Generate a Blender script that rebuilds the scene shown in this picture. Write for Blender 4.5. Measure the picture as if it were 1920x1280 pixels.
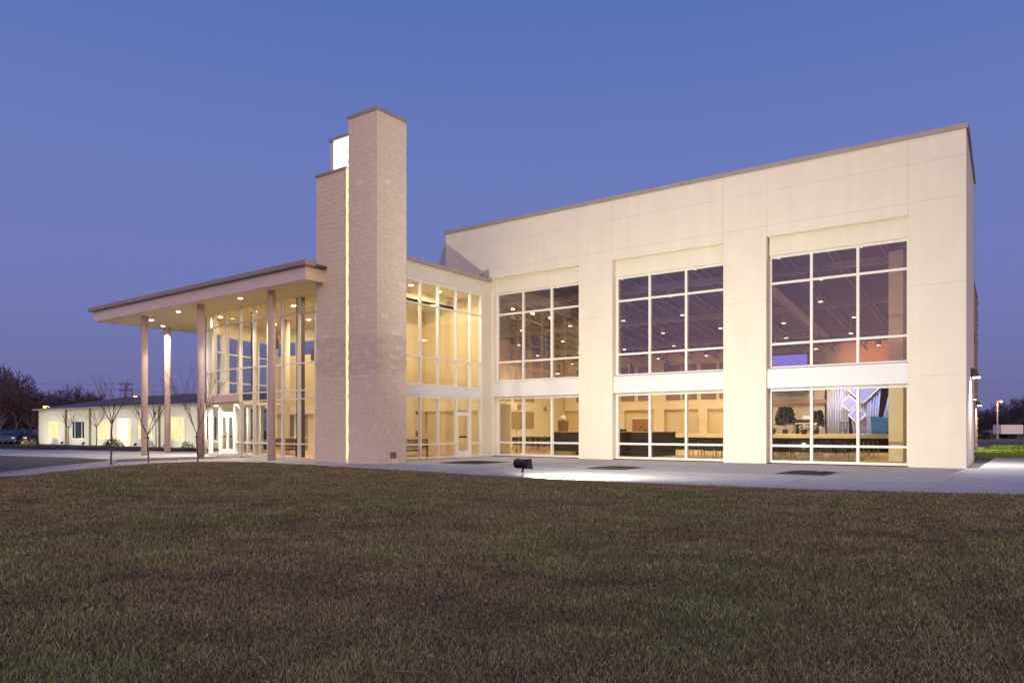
import bpy, math, random
import numpy as np
from mathutils import Vector, Matrix
random.seed(7); np.random.seed(7)
R = math.radians
S = bpy.context.scene
for o in list(bpy.data.objects): bpy.data.objects.remove(o)
C = S.collection

# ------------------------------------------------------------------ camera
YAW = 35.73
cam = bpy.data.cameras.new('camera'); co = bpy.data.objects.new('camera', cam); C.objects.link(co)
co.location = (2.11, -30.27, 1.35); co.rotation_euler = (R(90), 0, R(YAW))
cam.lens = 25.82; cam.sensor_width = 36; cam.shift_y = 0.0865; cam.clip_start = .1; cam.clip_end = 4000
S.camera = co
S.render.resolution_x = 1024; S.render.resolution_y = 682
S.view_settings.view_transform = 'Standard'; S.view_settings.look = 'None'; S.view_settings.gamma = 1
S.view_settings.exposure = 0.5
try: S.view_settings.use_curve_mapping = False
except Exception: pass
S.render.engine = 'CYCLES'
S.cycles.max_bounces = 8; S.cycles.transparent_max_bounces = 24; S.cycles.sample_clamp_indirect = 4
S.cycles.caustics_reflective = False; S.cycles.caustics_refractive = False

# ------------------------------------------------------------------ sky: clear dusk, afterglow behind the camera
W = bpy.data.worlds.new('World'); S.world = W; W.use_nodes = True
nt = W.node_tree; nt.nodes.clear(); N = nt.nodes.new; L = nt.links.new
def ramp(nt, stops, interp='LINEAR'):
    r = nt.nodes.new('ShaderNodeValToRGB'); r.color_ramp.interpolation = interp
    e = r.color_ramp.elements
    while len(e) < len(stops): e.new(0.5)
    for k, (p, c) in enumerate(stops):
        e[k].position = p; e[k].color = (*c, 1) if len(c) == 3 else c
    return r
tc = N('ShaderNodeTexCoord'); sep = N('ShaderNodeSeparateXYZ'); L(tc.outputs['Generated'], sep.inputs[0])
rp = ramp(nt, [(0.0, (.120, .112, .255)), (.07, (.135, .138, .315)), (.17, (.140, .162, .385)), (.32, (.122, .165, .41)),
               (.5, (.082, .138, .385)), (1, (.05, .10, .33))])
L(sep.outputs['Z'], rp.inputs[0])
glow = ramp(nt, [(0.0, (.95, .50, .40)), (.12, (.80, .46, .42)), (.30, (.42, .30, .40)), (.55, (.14, .16, .36)), (1, (.05, .105, .36))])
L(sep.outputs['Z'], glow.inputs[0])
dt = N('ShaderNodeVectorMath'); dt.operation = 'DOT_PRODUCT'
dt.inputs[1].default_value = (math.sin(R(YAW+20)), -math.cos(R(YAW+20)), 0)
L(tc.outputs['Generated'], dt.inputs[0])
mr = N('ShaderNodeMapRange'); mr.interpolation_type = 'SMOOTHSTEP'
mr.inputs['From Min'].default_value = -.15; mr.inputs['From Max'].default_value = .95
L(dt.outputs['Value'], mr.inputs['Value'])
mx = N('ShaderNodeMix'); mx.data_type = 'RGBA'
L(mr.outputs[0], mx.inputs['Factor']); L(rp.outputs[0], mx.inputs[6]); L(glow.outputs[0], mx.inputs[7])
bg = N('ShaderNodeBackground'); bg.inputs['Strength'].default_value = .86
wo = N('ShaderNodeOutputWorld'); L(mx.outputs[2], bg.inputs[0]); L(bg.outputs[0], wo.inputs[0])

sl = bpy.data.lights.new('sun', 'SUN'); so = bpy.data.objects.new('sun', sl); C.objects.link(so)
sl.energy = .88; sl.angle = R(70); sl.color = (1, .76, .62)          # the last, wide glow of the sun that has set behind the camera
so.rotation_euler = (R(68), 0, R(30))

# ------------------------------------------------------------------ helpers
def tag(o, label=None, cat=None, group=None, kind=None):
    for k, v in (('label', label), ('category', cat), ('group', group), ('kind', kind)):
        if v: o[k] = v
    return o
def thing(name, label, cat, loc=(0, 0, 0), rz=0, group=None, kind=None):
    o = bpy.data.objects.new(name, None); C.objects.link(o); o.location = loc; o.rotation_euler = (0, 0, rz)
    o.empty_display_size = .3
    return tag(o, label, cat, group, kind)
class MB:
    def __init__(s, T=None): s.v = []; s.f = []; s.T = T
    def add(s, vs, fs):
        n = len(s.v)
        if s.T is not None: vs = [tuple(s.T @ Vector(q)) for q in vs]
        s.v += vs; s.f += [tuple(i+n for i in f) for f in fs]; return s
    def box(s, x0, x1, y0, y1, z0, z1):
        return s.add([(x0,y0,z0),(x1,y0,z0),(x1,y1,z0),(x0,y1,z0),(x0,y0,z1),(x1,y0,z1),(x1,y1,z1),(x0,y1,z1)],
                     [(3,2,1,0),(4,5,6,7),(0,1,5,4),(1,2,6,5),(2,3,7,6),(3,0,4,7)])
    def bar(s, p, q, w, d, up=(0,0,1)):          # a square bar from p to q
        p = Vector(p); q = Vector(q); a = (q-p).normalized(); u = Vector(up)
        if abs(a.dot(u)) > .95: u = Vector((1,0,0))
        e = a.cross(u).normalized()*w/2; g = a.cross(e).normalized()*d/2
        vs = [tuple(c+i*e+j*g) for c in (p, q) for i, j in ((-1,-1),(1,-1),(1,1),(-1,1))]
        return s.add(vs, [(0,1,2,3),(7,6,5,4),(0,4,5,1),(1,5,6,2),(2,6,7,3),(3,7,4,0)])
    def tube(s, p, q, r0, r1=None, n=12, caps=True):
        r1 = r0 if r1 is None else r1
        p = Vector(p); q = Vector(q); a = (q-p).normalized(); u = Vector((0,0,1)) if abs(a.z) < .9 else Vector((1,0,0))
        e = a.cross(u).normalized(); g = a.cross(e)
        vs = []
        for c, r in ((p, r0), (q, r1)):
            for k in range(n):
                t = 2*math.pi*k/n; vs.append(tuple(c + e*math.cos(t)*r + g*math.sin(t)*r))
        fs = [(k, (k+1) % n, n+(k+1) % n, n+k) for k in range(n)]
        if caps: fs += [tuple(range(n))[::-1], tuple(range(n, 2*n))]
        return s.add(vs, fs)
    def lathe(s, prof, c=(0,0,0), n=16):         # profile of (r, z)
        vs = []
        for r, z in prof:
            for k in range(n):
                t = 2*math.pi*k/n; vs.append((c[0]+r*math.cos(t), c[1]+r*math.sin(t), c[2]+z))
        fs = []
        for j in range(len(prof)-1):
            for k in range(n):
                fs.append((j*n+k, j*n+(k+1) % n, (j+1)*n+(k+1) % n, (j+1)*n+k))
        fs += [tuple(range(n))[::-1], tuple(range((len(prof)-1)*n, len(prof)*n))]
        return s.add(vs, fs)
    def prism(s, poly, z0, z1):
        n = len(poly); vs = [(x, y, z0) for x, y in poly] + [(x, y, z1) for x, y in poly]
        return s.add(vs, [tuple(range(n))[::-1], tuple(range(n, 2*n))] + [(k, (k+1) % n, n+(k+1) % n, n+k) for k in range(n)])
    def prismx(s, poly, x0, x1):                 # poly in (y, z), extruded along x
        n = len(poly); vs = [(x0, y, z) for y, z in poly] + [(x1, y, z) for y, z in poly]
        return s.add(vs, [tuple(range(n))[::-1], tuple(range(n, 2*n))] + [(k, (k+1) % n, n+(k+1) % n, n+k) for k in range(n)])
    def ball(s, c, r, n=10, sz=1.0, jit=0):
        m = n//2+1; vs = []
        for j in range(m+1):
            ph = math.pi*j/m
            for k in range(n):
                t = 2*math.pi*k/n; q = r*(1+random.uniform(-jit, jit))
                vs.append((c[0]+q*math.sin(ph)*math.cos(t), c[1]+q*math.sin(ph)*math.sin(t), c[2]+q*sz*math.cos(ph)))
        return s.add(vs, [(j*n+k, (j+1)*n+k, (j+1)*n+(k+1) % n, j*n+(k+1) % n) for j in range(m) for k in range(n)])
    def mesh(s, name):
        me = bpy.data.meshes.new(name); me.from_pydata(s.v, [], s.f); me.validate()
        bm_fix(me); return me
    def build(s, name, mat, parent=None, label=None, cat=None, group=None, kind=None, smooth=False, bevel=0):
        me = s.mesh(name); me.materials.append(mat)
        if smooth: me.polygons.foreach_set('use_smooth', [len(p.vertices) == 4 for p in me.polygons])
        o = bpy.data.objects.new(name, me); C.objects.link(o); o.parent = parent
        if bevel:
            b = o.modifiers.new('bevel', 'BEVEL'); b.width = bevel; b.segments = 2; b.limit_method = 'ANGLE'
        return tag(o, label, cat, group, kind)
import bmesh
def bm_fix(me):
    b = bmesh.new(); b.from_mesh(me); bmesh.ops.recalc_face_normals(b, faces=b.faces); b.to_mesh(me); b.free()
def inst(me, name, parent=None, loc=(0,0,0), rz=0, scale=None):
    o = bpy.data.objects.new(name, me); C.objects.link(o); o.parent = parent; o.location = loc; o.rotation_euler = (0,0,rz)
    if scale: o.scale = scale
    return o
KIDS = {}
def copy_tree(o, parent=None):
    c = o.copy(); C.objects.link(c); c.parent = parent
    for ch in [x for x in C.objects if x.parent == o]: copy_tree(ch, c)
    return c
def T2(x, y, rz, z=0): return Matrix.Translation((x, y, z)) @ Matrix.Rotation(rz, 4, 'Z')

# ------------------------------------------------------------------ materials
def mat(name, col, rough=.6, metal=0, var=.0, vscale=3, bump=0, bscale=40, spec=.4, col2=None, detail=5, stretch=None, attr=None):
    m = bpy.data.materials.new(name); m.use_nodes = True; t = m.node_tree; n = t.nodes; p = n['Principled BSDF']
    p.inputs['Roughness'].default_value = rough; p.inputs['Metallic'].default_value = metal
    p.inputs['Specular IOR Level'].default_value = spec; p.inputs['Base Color'].default_value = (*col, 1)
    c = n.new('ShaderNodeTexCoord'); src = c.outputs['Object']
    if stretch:
        mp = n.new('ShaderNodeMapping'); mp.inputs['Scale'].default_value = stretch; t.links.new(src, mp.inputs[0]); src = mp.outputs[0]
    if var or col2:
        z = n.new('ShaderNodeTexNoise'); z.inputs['Scale'].default_value = vscale; z.inputs['Detail'].default_value = detail
        z.inputs['Roughness'].default_value = .62
        t.links.new(src, z.inputs['Vector'])
        lo = tuple(max(0, k*(1-var)) for k in col); hi = col2 if col2 else tuple(k*(1+var) for k in col)
        r = ramp(t, [(.32, lo), (.68, hi)]); t.links.new(z.outputs[0], r.inputs[0])
        out = r.outputs[0]
        if attr:
            a = n.new('ShaderNodeAttribute'); a.attribute_name = attr
            x = n.new('ShaderNodeMix'); x.data_type = 'RGBA'; x.blend_type = 'MULTIPLY'; x.inputs['Factor'].default_value = 1
            t.links.new(out, x.inputs[6]); t.links.new(a.outputs['Color'], x.inputs[7]); out = x.outputs[2]
        t.links.new(out, p.inputs['Base Color'])
    if bump:
        z = n.new('ShaderNodeTexNoise'); z.inputs['Scale'].default_value = bscale; z.inputs['Detail'].default_value = 6
        t.links.new(src, z.inputs['Vector'])
        b = n.new('ShaderNodeBump'); b.inputs['Strength'].default_value = bump; b.inputs['Distance'].default_value = .02
        t.links.new(z.outputs[0], b.inputs['Height']); t.links.new(b.outputs[0], p.inputs['Normal'])
    return m
def emit(name, col, s):
    m = bpy.data.materials.new(name); m.use_nodes = True; t = m.node_tree; t.nodes.clear()
    e = t.nodes.new('ShaderNodeEmission'); e.inputs[0].default_value = (*col, 1); e.inputs[1].default_value = s
    o = t.nodes.new('ShaderNodeOutputMaterial'); t.links.new(e.outputs[0], o.inputs[0]); return m
def glass(name, tint=(.93, .95, .93), k=1.0, f0=.06):
    m = bpy.data.materials.new(name); m.use_nodes = True; t = m.node_tree; t.nodes.clear(); n = t.nodes.new
    a = n('ShaderNodeBsdfTransparent'); a.inputs[0].default_value = (*tint, 1)
    g = n('ShaderNodeBsdfGlossy'); g.inputs['Roughness'].default_value = .01; g.inputs[0].default_value = (.95, .95, 1, 1)
    ge = n('ShaderNodeNewGeometry'); dp = n('ShaderNodeVectorMath'); dp.operation = 'DOT_PRODUCT'
    t.links.new(ge.outputs['Incoming'], dp.inputs[0]); t.links.new(ge.outputs['Normal'], dp.inputs[1])
    ab_ = n('ShaderNodeMath'); ab_.operation = 'ABSOLUTE'; t.links.new(dp.outputs['Value'], ab_.inputs[0])
    iv = n('ShaderNodeMath'); iv.operation = 'SUBTRACT'; iv.inputs[0].default_value = 1; t.links.new(ab_.outputs[0], iv.inputs[1])
    pw = n('ShaderNodeMath'); pw.operation = 'POWER'; pw.inputs[1].default_value = 5; t.links.new(iv.outputs[0], pw.inputs[0])
    mm = n('ShaderNodeMath'); mm.operation = 'MULTIPLY_ADD'; mm.inputs[1].default_value = k; mm.inputs[2].default_value = f0
    t.links.new(pw.outputs[0], mm.inputs[0])
    x = n('ShaderNodeMixShader'); t.links.new(mm.outputs[0], x.inputs[0]); t.links.new(a.outputs[0], x.inputs[1]); t.links.new(g.outputs[0], x.inputs[2])
    o = n('ShaderNodeOutputMaterial'); t.links.new(x.outputs[0], o.inputs[0]); return m
M = {}
M['stucco'] = mat('cream_stucco', (.76, .71, .62), .85, var=.035, vscale=1.1, bump=.25, bscale=60)
t_ = M['stucco'].node_tree; p_ = t_.nodes['Principled BSDF']; src_ = p_.inputs['Base Color'].links[0].from_socket
tc_ = t_.nodes.new('ShaderNodeTexCoord'); mp_ = t_.nodes.new('ShaderNodeMapping'); mp_.inputs['Scale'].default_value = (1.6, 1.6, .12)
nz_ = t_.nodes.new('ShaderNodeTexNoise'); nz_.inputs['Scale'].default_value = 2.2; nz_.inputs['Detail'].default_value = 7
rr_ = ramp(t_, [(.36, (.965, .962, .955)), (.66, (1, 1, 1))]); mm_ = t_.nodes.new('ShaderNodeMix'); mm_.data_type = 'RGBA'; mm_.blend_type = 'MULTIPLY'; mm_.inputs['Factor'].default_value = 1
t_.links.new(tc_.outputs['Object'], mp_.inputs[0]); t_.links.new(mp_.outputs[0], nz_.inputs['Vector']); t_.links.new(nz_.outputs[0], rr_.inputs[0])
t_.links.new(src_, mm_.inputs[6]); t_.links.new(rr_.outputs[0], mm_.inputs[7]); t_.links.new(mm_.outputs[2], p_.inputs['Base Color'])
M['lobbystucco'] = mat('pale_lobby_stucco', (.68, .64, .55), .85, var=.04, vscale=1.4, bump=.2, bscale=60)
M['coping'] = mat('taupe_metal_coping', (.36, .31, .29), .55, .1, var=.08)
M['band'] = mat('white_spandrel_panel', (.70, .71, .75), .5, var=.02)
M['alu'] = mat('white_window_frame_metal', (.80, .78, .76), .4, var=.02)
M['glass'] = glass('clear_window_glass', (.93, .94, .92), .5, .03)
M['hallglass'] = glass('veil_tinted_upper_glass', (.80, .75, .76), .5, .15)  # mauve tint puts the dusk reflection veil into the glass colour
M['stone'] = mat('split_face_stone', (.75, .635, .51), .9, var=.08, vscale=9, bump=.6, bscale=34, attr='tone', col2=(.82, .705, .575))
M['mortar'] = mat('stone_mortar', (.74, .63, .51), .95, var=.08, vscale=20)
M['column'] = mat('mauve_painted_column', (.58, .47, .43), .55, var=.04, vscale=2)
M['lightcol'] = mat('cream_painted_column', (.72, .64, .52), .6, var=.04)
M['fascia'] = mat('pink_grey_fascia_panel', (.72, .61, .61), .6, var=.03, vscale=1)
M['soffit'] = mat('cream_soffit_plaster', (.82, .72, .48), .8, var=.04, vscale=2)
M['concrete'] = mat('pale_concrete_paving', (.42, .41, .435), .8, var=.10, vscale=.8, bump=.3, bscale=50, detail=8)
M['asphalt'] = mat('dark_asphalt', (.085, .075, .085), .9, var=.25, vscale=2.5, bump=.6, bscale=90)
M['mulch'] = mat('dark_bark_mulch', (.035, .022, .018), .95, var=.5, vscale=30, bump=1, bscale=60)
M['soil'] = mat('lawn_soil', (.045, .036, .026), .95, col2=(.075, .06, .036), vscale=1.5)
M['field'] = mat('dull_winter_field', (.085, .066, .060), .95, col2=(.14, .105, .095), vscale=.05, detail=8)
M['greengrass'] = mat('short_green_grass', (.14, .20, .035), .9, col2=(.19, .25, .045), vscale=1.5)
M['road'] = mat('pale_road', (.20, .18, .21), .9, var=.1)
M['wall'] = mat('warm_tan_interior_wall', (.74, .61, .38), .8, var=.03, vscale=.8)
M['wallpale'] = mat('pale_cream_interior_wall', (.82, .72, .52), .8, var=.03)
M['walldark'] = mat('brown_recess_panel', (.36, .27, .14), .8, var=.05)
M['acoustic'] = mat('mauve_acoustic_panel', (.30, .20, .17), .9, var=.06, vscale=6)
M['ceil'] = mat('dark_painted_deck', (.085, .07, .075), .9, var=.15, vscale=2)
M['joist'] = mat('grey_steel_joist', (.30, .26, .26), .6, .2, var=.1)
M['carpet'] = mat('tan_carpet', (.52, .38, .22), .95, var=.06, vscale=4)
M['booth'] = mat('black_carpeted_booth', (.035, .03, .033), .9, var=.2, vscale=8)
M['boothtop'] = mat('pale_booth_counter', (.45, .36, .28), .5)
M['chairfab'] = mat('charcoal_chair_fabric', (.045, .042, .04), .9, var=.2, vscale=8)
M['chrome'] = mat('bright_chair_steel', (.55, .52, .48), .3, .8)
M['wood'] = mat('orange_oak_wood', (.36, .17, .055), .5, var=.2, vscale=3, stretch=(8, 1, 1))
M['benchwood'] = mat('teak_bench_wood', (.22, .10, .035), .55, var=.2, vscale=4)
M['darkcol'] = mat('dark_bronze_column', (.10, .065, .05), .5, var=.08)
M['screen'] = emit('blue_violet_screen', (.26, .25, .95), .95)
M['drape'] = mat('white_sheer_drape', (.58, .58, .64), .7, var=.05, vscale=2)
M['blackdrape'] = mat('black_stage_curtain', (.02, .02, .035), .9, var=.2)
M['frame'] = mat('white_diamond_frame', (.8, .8, .85), .5)
M['stagewall'] = mat('grey_brown_stage_wall', (.46, .42, .40), .8, var=.05)
M['meshp'] = mat('diamond_mesh_cloth', (.34, .30, .42), .7)
M['teal'] = mat('teal_stage_cover', (.006, .15, .52), .5, var=.1)
M['leaf'] = mat('dark_green_leaves', (.03, .06, .025), .6, var=.4, vscale=10)
M['leafl'] = mat('pale_flower_petals', (.75, .72, .5), .6, var=.2)
M['pot'] = mat('brown_plant_pot', (.07, .04, .03), .6)
M['bark'] = mat('grey_brown_bark', (.14, .095, .07), .9, var=.3, vscale=12, bump=.5)
M['farbark'] = mat('dusky_far_branches', (.10, .078, .10), .95, var=.3, vscale=.3)  # lilac dusk haze of the distance is mixed into this colour
M['siding'] = mat('cream_lap_siding', (.70, .69, .58), .7, var=.04, vscale=1)
M['sidingedge'] = mat('olive_downspout_metal', (.22, .20, .12), .5)
M['endwall'] = mat('rust_end_wall', (.20, .10, .07), .9, var=.1)
M['roof'] = mat('grey_metal_roof', (.12, .105, .12), .8, .0, var=.15, vscale=.6)
M['litpane'] = emit('lit_window_blind', (1, .86, .42), .85)
M['litdoor'] = emit('lit_doorway_glow', (1, .74, .50), 1.3)
for k_ in ('litpane',):
    t_ = M[k_].node_tree; e_ = [q for q in t_.nodes if q.type == 'EMISSION'][0]; st_ = e_.inputs[1].default_value
    tc_ = t_.nodes.new('ShaderNodeTexCoord'); nz_ = t_.nodes.new('ShaderNodeTexNoise'); nz_.inputs['Scale'].default_value = 2.6; nz_.inputs['Detail'].default_value = 3
    mr_ = t_.nodes.new('ShaderNodeMapRange'); mr_.inputs['From Min'].default_value = .3; mr_.inputs['From Max'].default_value = .7
    mr_.inputs['To Min'].default_value = st_*.62; mr_.inputs['To Max'].default_value = st_*1.15
    mp_ = t_.nodes.new('ShaderNodeMapping'); mp_.inputs['Scale'].default_value = (3.2, 1, .35); t_.links.new(tc_.outputs['Object'], mp_.inputs[0]); t_.links.new(mp_.outputs[0], nz_.inputs['Vector']); t_.links.new(nz_.outputs[0], mr_.inputs[0]); t_.links.new(mr_.outputs[0], e_.inputs[1])
M['dimpane'] = mat('dark_window_pane', (.03, .04, .045), .1, spec=.8)
M['white'] = mat('white_painted_metal', (.85, .85, .85), .4)
M['black'] = mat('black_painted_metal', (.02, .019, .026), .38, var=.15, vscale=30, spec=.5)
M['lamp'] = emit('warm_downlight_lens', (1, .86, .6), 14)
M['lamphall'] = emit('warm_hall_lamp_lens', (1, .80, .55), 9)
M['sodium'] = emit('sodium_lamp', (1, .36, .07), 9)
M['lantern'] = emit('lit_shaft_glass', (1, .93, .80), 1.9)
M['shaft'] = emit('lit_slot_glass', (1, .82, .55), 1.3)
M['floodlens'] = emit('flood_lens', (.95, 1, .85), 1)
M['lens2'] = emit('wall_lamp_lens', (1, .93, .8), 16)
M['carb'] = mat('dark_blue_car_paint', (.02, .045, .12), .25, .3, spec=.6)
M['carb2'] = mat('black_car_paint', (.015, .015, .022), .25, .3, spec=.6)
M['carb3'] = mat('silver_blue_car_paint', (.14, .19, .30), .3, .5, spec=.6)
M['tyre'] = mat('tyre_rubber', (.01, .01, .01), .9)
M['bush'] = mat('dark_shrub_leaves', (.03, .045, .02), .8, var=.5, vscale=8)
M['dry'] = mat('dry_flower_stalks', (.30, .22, .15), .9, var=.2)
M['stake'] = mat('pale_plant_stake', (.62, .58, .45), .8)
M['brick'] = mat('rough_red_block', (.42, .27, .22), .9, var=.15, vscale=6, bump=.8, bscale=12)
M['vent'] = mat('grey_vent_metal', (.22, .22, .24), .5, .3)
M['rail'] = mat('dark_rail', (.03, .025, .02), .5)

def spot(name, loc, aim, e, col, size=R(100), blend=.6, rad=.15, parent=None):
    l = bpy.data.lights.new(name, 'SPOT'); l.energy = e; l.color = col; l.spot_size = size; l.spot_blend = blend; l.shadow_soft_size = rad
    o = bpy.data.objects.new(name, l); C.objects.link(o); o.location = loc
    o.rotation_euler = (Vector(aim)-Vector(loc)).to_track_quat('-Z', 'Y').to_euler(); o.parent = parent
    return o
def areadown(name, loc, size, e, col, parent=None):
    l = bpy.data.lights.new(name, 'AREA'); l.shape = 'DISK'; l.size = size; l.energy = e; l.color = col
    o = bpy.data.objects.new(name, l); C.objects.link(o); o.location = loc; o.parent = parent
    return o

# ------------------------------------------------------------------ ground, pavement, drive
g = MB()
n = 48; rr = 1600
g.v = [(0, 0, -.05)] + [(rr*math.cos(2*math.pi*k/n), rr*math.sin(2*math.pi*k/n), -.05) for k in range(n)]
g.f = [(0, 1+k, 1+(k+1) % n) for k in range(n)]
g.build('ground', M['field'], kind='structure', label='flat dull winter field reaching the horizon')

LE = [(-60,-44),(-40,-33),(-27,-27.2),(-22.9,-24.3),(-19.6,-22.8),(-22.6,-20.3),(-24.6,-17.8),(-26.15,-15.0),(-25.9,-13.1),(-24.4,-12.45),(-22.9,-12.25),(-19.3,-12.5),(-14.4,-13.15),
      (-11,-13.66),(-9,-13.88),(-5.9,-13.8),(-3.3,-13.55),(-1.1,-13.2),(1.84,-12.3),(5,-11.1),(12,-8.6),(30,-2.5)]
LE = [(-34,-31.5),(-26,-26.9),(-22.2,-24.4),(-19.48,-22.67)] + LE[5:]
LE[3] = (-20.6,-22.9)
LE = [(-30,-34.5),(-19.9,-24.0),(-19.6,-22.8),(-22.6,-20.15),(-24.55,-17.6),(-26.05,-15.0),(-26.0,-13.2),(-24.6,-12.55),(-22.9,-12.3),(-19.3,-12.5),(-14.4,-13.15),
      (-11,-13.66),(-9,-13.88),(-5.9,-13.8),(-3.3,-13.55),(-1.1,-13.2),(1.84,-12.3),(5,-11.1),(12,-8.6),(30,-2.5)]
lawn_poly = LE + [(60,-10),(40,-60),(-10,-60)]
pave = thing('pavement', 'pale concrete paving slabs around the buildings', None, kind='structure')
pave['kind'] = 'structure'
slabs = {}
def slab(x0, x1, y0, y1):
    MB().box(x0+.008, x1-.008, y0+.008, y1-.008, -.12, 0).build('slab', M['concrete'], pave)
xs = [-29.6+3.3*k for k in range(-4, 16)]
for i in range(len(xs)-1):
    ys = [-25, -19.4, -13.8, -8.2, -3.5, 0.5]
    if xs[i] < -31: continue
    for j in range(len(ys)-1):
        if xs[i] > -25 and ys[j] < -16: continue
        if xs[i] > 8 and ys[j] < -16: continue
        slab(xs[i], xs[i+1], ys[j], ys[j+1])
for x0 in (.3, 3.6, 6.9, 10.2, 13.5, 16.8):
    for y0 in (.5, 4.7, 8.9): slab(x0, x0+3.3, y0, y0+4.2)
# joint filler under slabs
MB().box(-48, 25, -26, 13.3, -.14, -.03).build('slab_bedding', M['asphalt'], pave)
for x0 in [-32.9-4*k for k in range(0, 14)]:
    slab(x0-4+3.3*0, x0, -14.2, -6.9) if x0 > -50 else slab(x0-4, x0, -15.2, -9.3)
for x0 in (-48.9, -44.9, -40.9): slab(x0, x0+4, -6.9, -5.2)
MB().prism([(-31.9,-13.75),(-37,-13.5),(-42.4,-14.6),(-80,-22),(-80,-60),(-35,-40),(-23.5,-25.5),(-22.2,-24.2),(-23.6,-21.3),(-26.6,-18.5),(-29.7,-15.2)][::-1], -.2, .006)\
    .build('asphalt_drive', M['asphalt'], label='dark asphalt drive curving past the lawn at left', kind='structure')
kb = MB()
dr = [(-22.2,-24.2),(-23.6,-21.3),(-26.6,-18.5),(-29.7,-15.2),(-31.9,-13.75)]
for a, b in zip(dr[:-1], dr[1:]): kb.bar((*a, .0), (*b, .0), .15, .10)
kb.build('kerb', M['concrete'], label='low pale concrete kerb along the asphalt drive', kind='structure')
lawn = MB().prism(lawn_poly, -.1, .035).build('lawn', M['soil'], label='wide dormant lawn in front of the building', kind='structure')
MB().box(-88, -45.2, -6.3, -.05, -.1, .05).build('planting_bed', M['mulch'], label='dark mulch planting bed along the low annex', kind='structure')
MB().box(-1.2, 90, 13.4, 49, -.1, .01).build('green_verge', M['greengrass'], label='bright green grass verge beyond the right end of the building', kind='structure')
MB().box(-60, 300, 82, 84.5, -.1, .0).build('far_road', M['road'], label='pale road crossing the field at right', kind='structure')

# planters cut in the pavement: sunken mulch squares
for k, (cx, cy, w) in enumerate([(-17.0,-6.4,1.15), (-10.15,-7.0,.95), (-3.85,-6.2,.95)]):
    b = MB()
    nn = 14; vs = []
    for i in range(nn+1):
        for j in range(nn+1):
            u = i/nn*2-1; v = j/nn*2-1; e = max(abs(u), abs(v))
            vs.append((cx+u*w*(.78 if k else .9)*1.0, cy+v*w, .006+(1-e**3)*.07*random.uniform(.4, 1)))
    b.add(vs, [(i*(nn+1)+j, (i+1)*(nn+1)+j, (i+1)*(nn+1)+j+1, i*(nn+1)+j+1) for i in range(nn) for j in range(nn)])
    b.build('mulch_square', M['mulch'], label=['square of dark mulch in the paving before the lobby side door', 'square of dark mulch in the paving before the middle tall window',
            'square of dark mulch in the paving before the right-hand tall window'][k], cat='planter', group='mulch squares in the paving')

# ------------------------------------------------------------------ lawn grass: one mesh of blades
def inside(poly, X, Y):
    res = np.zeros(len(X), bool); n = len(poly)
    for i in range(n):
        x0, y0 = poly[i]; x1, y1 = poly[(i+1) % n]
        c = ((y0 > Y) != (y1 > Y)) & (X < (x1-x0)*(Y-y0)/(y1-y0+1e-12)+x0)
        res ^= c
    return res
def blades(name, X, Y, z0, h, w, mat_, tones, label, cat):
    n = len(X)
    a = np.random.uniform(0, 2*np.pi, n); lean = np.random.uniform(.1, 1.1, n)*h; b = np.random.uniform(0, 2*np.pi, n)
    dx = np.cos(a)*w/2; dy = np.sin(a)*w/2; lx = np.cos(b)*lean; ly = np.sin(b)*lean
    V = np.zeros((n, 4, 3), np.float32)
    V[:, 0] = np.stack([X, Y, np.full(n, z0)], 1)
    V[:, 1] = np.stack([X+dx+lx*.3, Y+dy+ly*.3, z0+h*.5], 1); V[:, 3] = np.stack([X-dx+lx*.3, Y-dy+ly*.3, z0+h*.5], 1)
    V[:, 2] = np.stack([X+lx, Y+ly, z0+h], 1)
    me = bpy.data.meshes.new(name); me.vertices.add(n*4); me.vertices.foreach_set('co', V.ravel())
    me.loops.add(n*4); me.loops.foreach_set('vertex_index', np.arange(n*4, dtype=np.int32))
    me.polygons.add(n); me.polygons.foreach_set('loop_start', (np.arange(n)*4).astype(np.int32))
    me.update(calc_edges=True)
    at = me.color_attributes.new('tone', 'FLOAT_COLOR', 'POINT')
    t = np.repeat(tones, 4, 0).astype(np.float32); at.data.foreach_set('color', np.concatenate([t, np.ones((n*4, 1), np.float32)], 1).ravel())
    me.materials.append(mat_)
    o = bpy.data.objects.new(name, me); C.objects.link(o); return tag(o, label, cat, kind='stuff')
m = bpy.data.materials.new('dormant_grass_blades'); m.use_nodes = True; t = m.node_tree; p = t.nodes['Principled BSDF']
p.inputs['Roughness'].default_value = .85; p.inputs['Specular IOR Level'].default_value = .15
a_ = t.nodes.new('ShaderNodeAttribute'); a_.attribute_name = 'tone'
t.links.new(a_.outputs['Color'], p.inputs['Base Color']); M['blade'] = m
def lownoise(X, Y, sc, seed):
    rs = np.random.RandomState(seed); v = 0
    for k in range(7):
        a = rs.uniform(0, 6.28); f_ = sc*rs.uniform(.5, 2.2); v = v+np.sin((X*np.cos(a)+Y*np.sin(a))*f_+rs.uniform(0, 6.28)+1.3*np.sin((X*np.sin(a)-Y*np.cos(a))*f_*.7))
    return v/7
NB = 950000
u = np.random.rand(NB); r0, r1 = 2.6, 36.0
rad = (r0**.55+u*(r1**.55-r0**.55))**(1/.55)
th = R(90+YAW)+np.random.uniform(-R(41), R(41), NB)
X = 2.11+rad*np.cos(th); Y = -30.27+rad*np.sin(th)
k = inside(lawn_poly, X, Y); X = X[k]; Y = Y[k]; rad = rad[k]; nB = len(X)
n1 = lownoise(X, Y, 1.1, 1); n2 = lownoise(X, Y, 2.6, 2); n3 = lownoise(X, Y, .5, 3)
green = np.clip(.42+.9*n1+.5*n2+.45*n3, 0, 1)[:, None]
dead = np.array([[.31, .25, .14]]); gr = np.array([[.175, .195, .078]])
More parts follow.
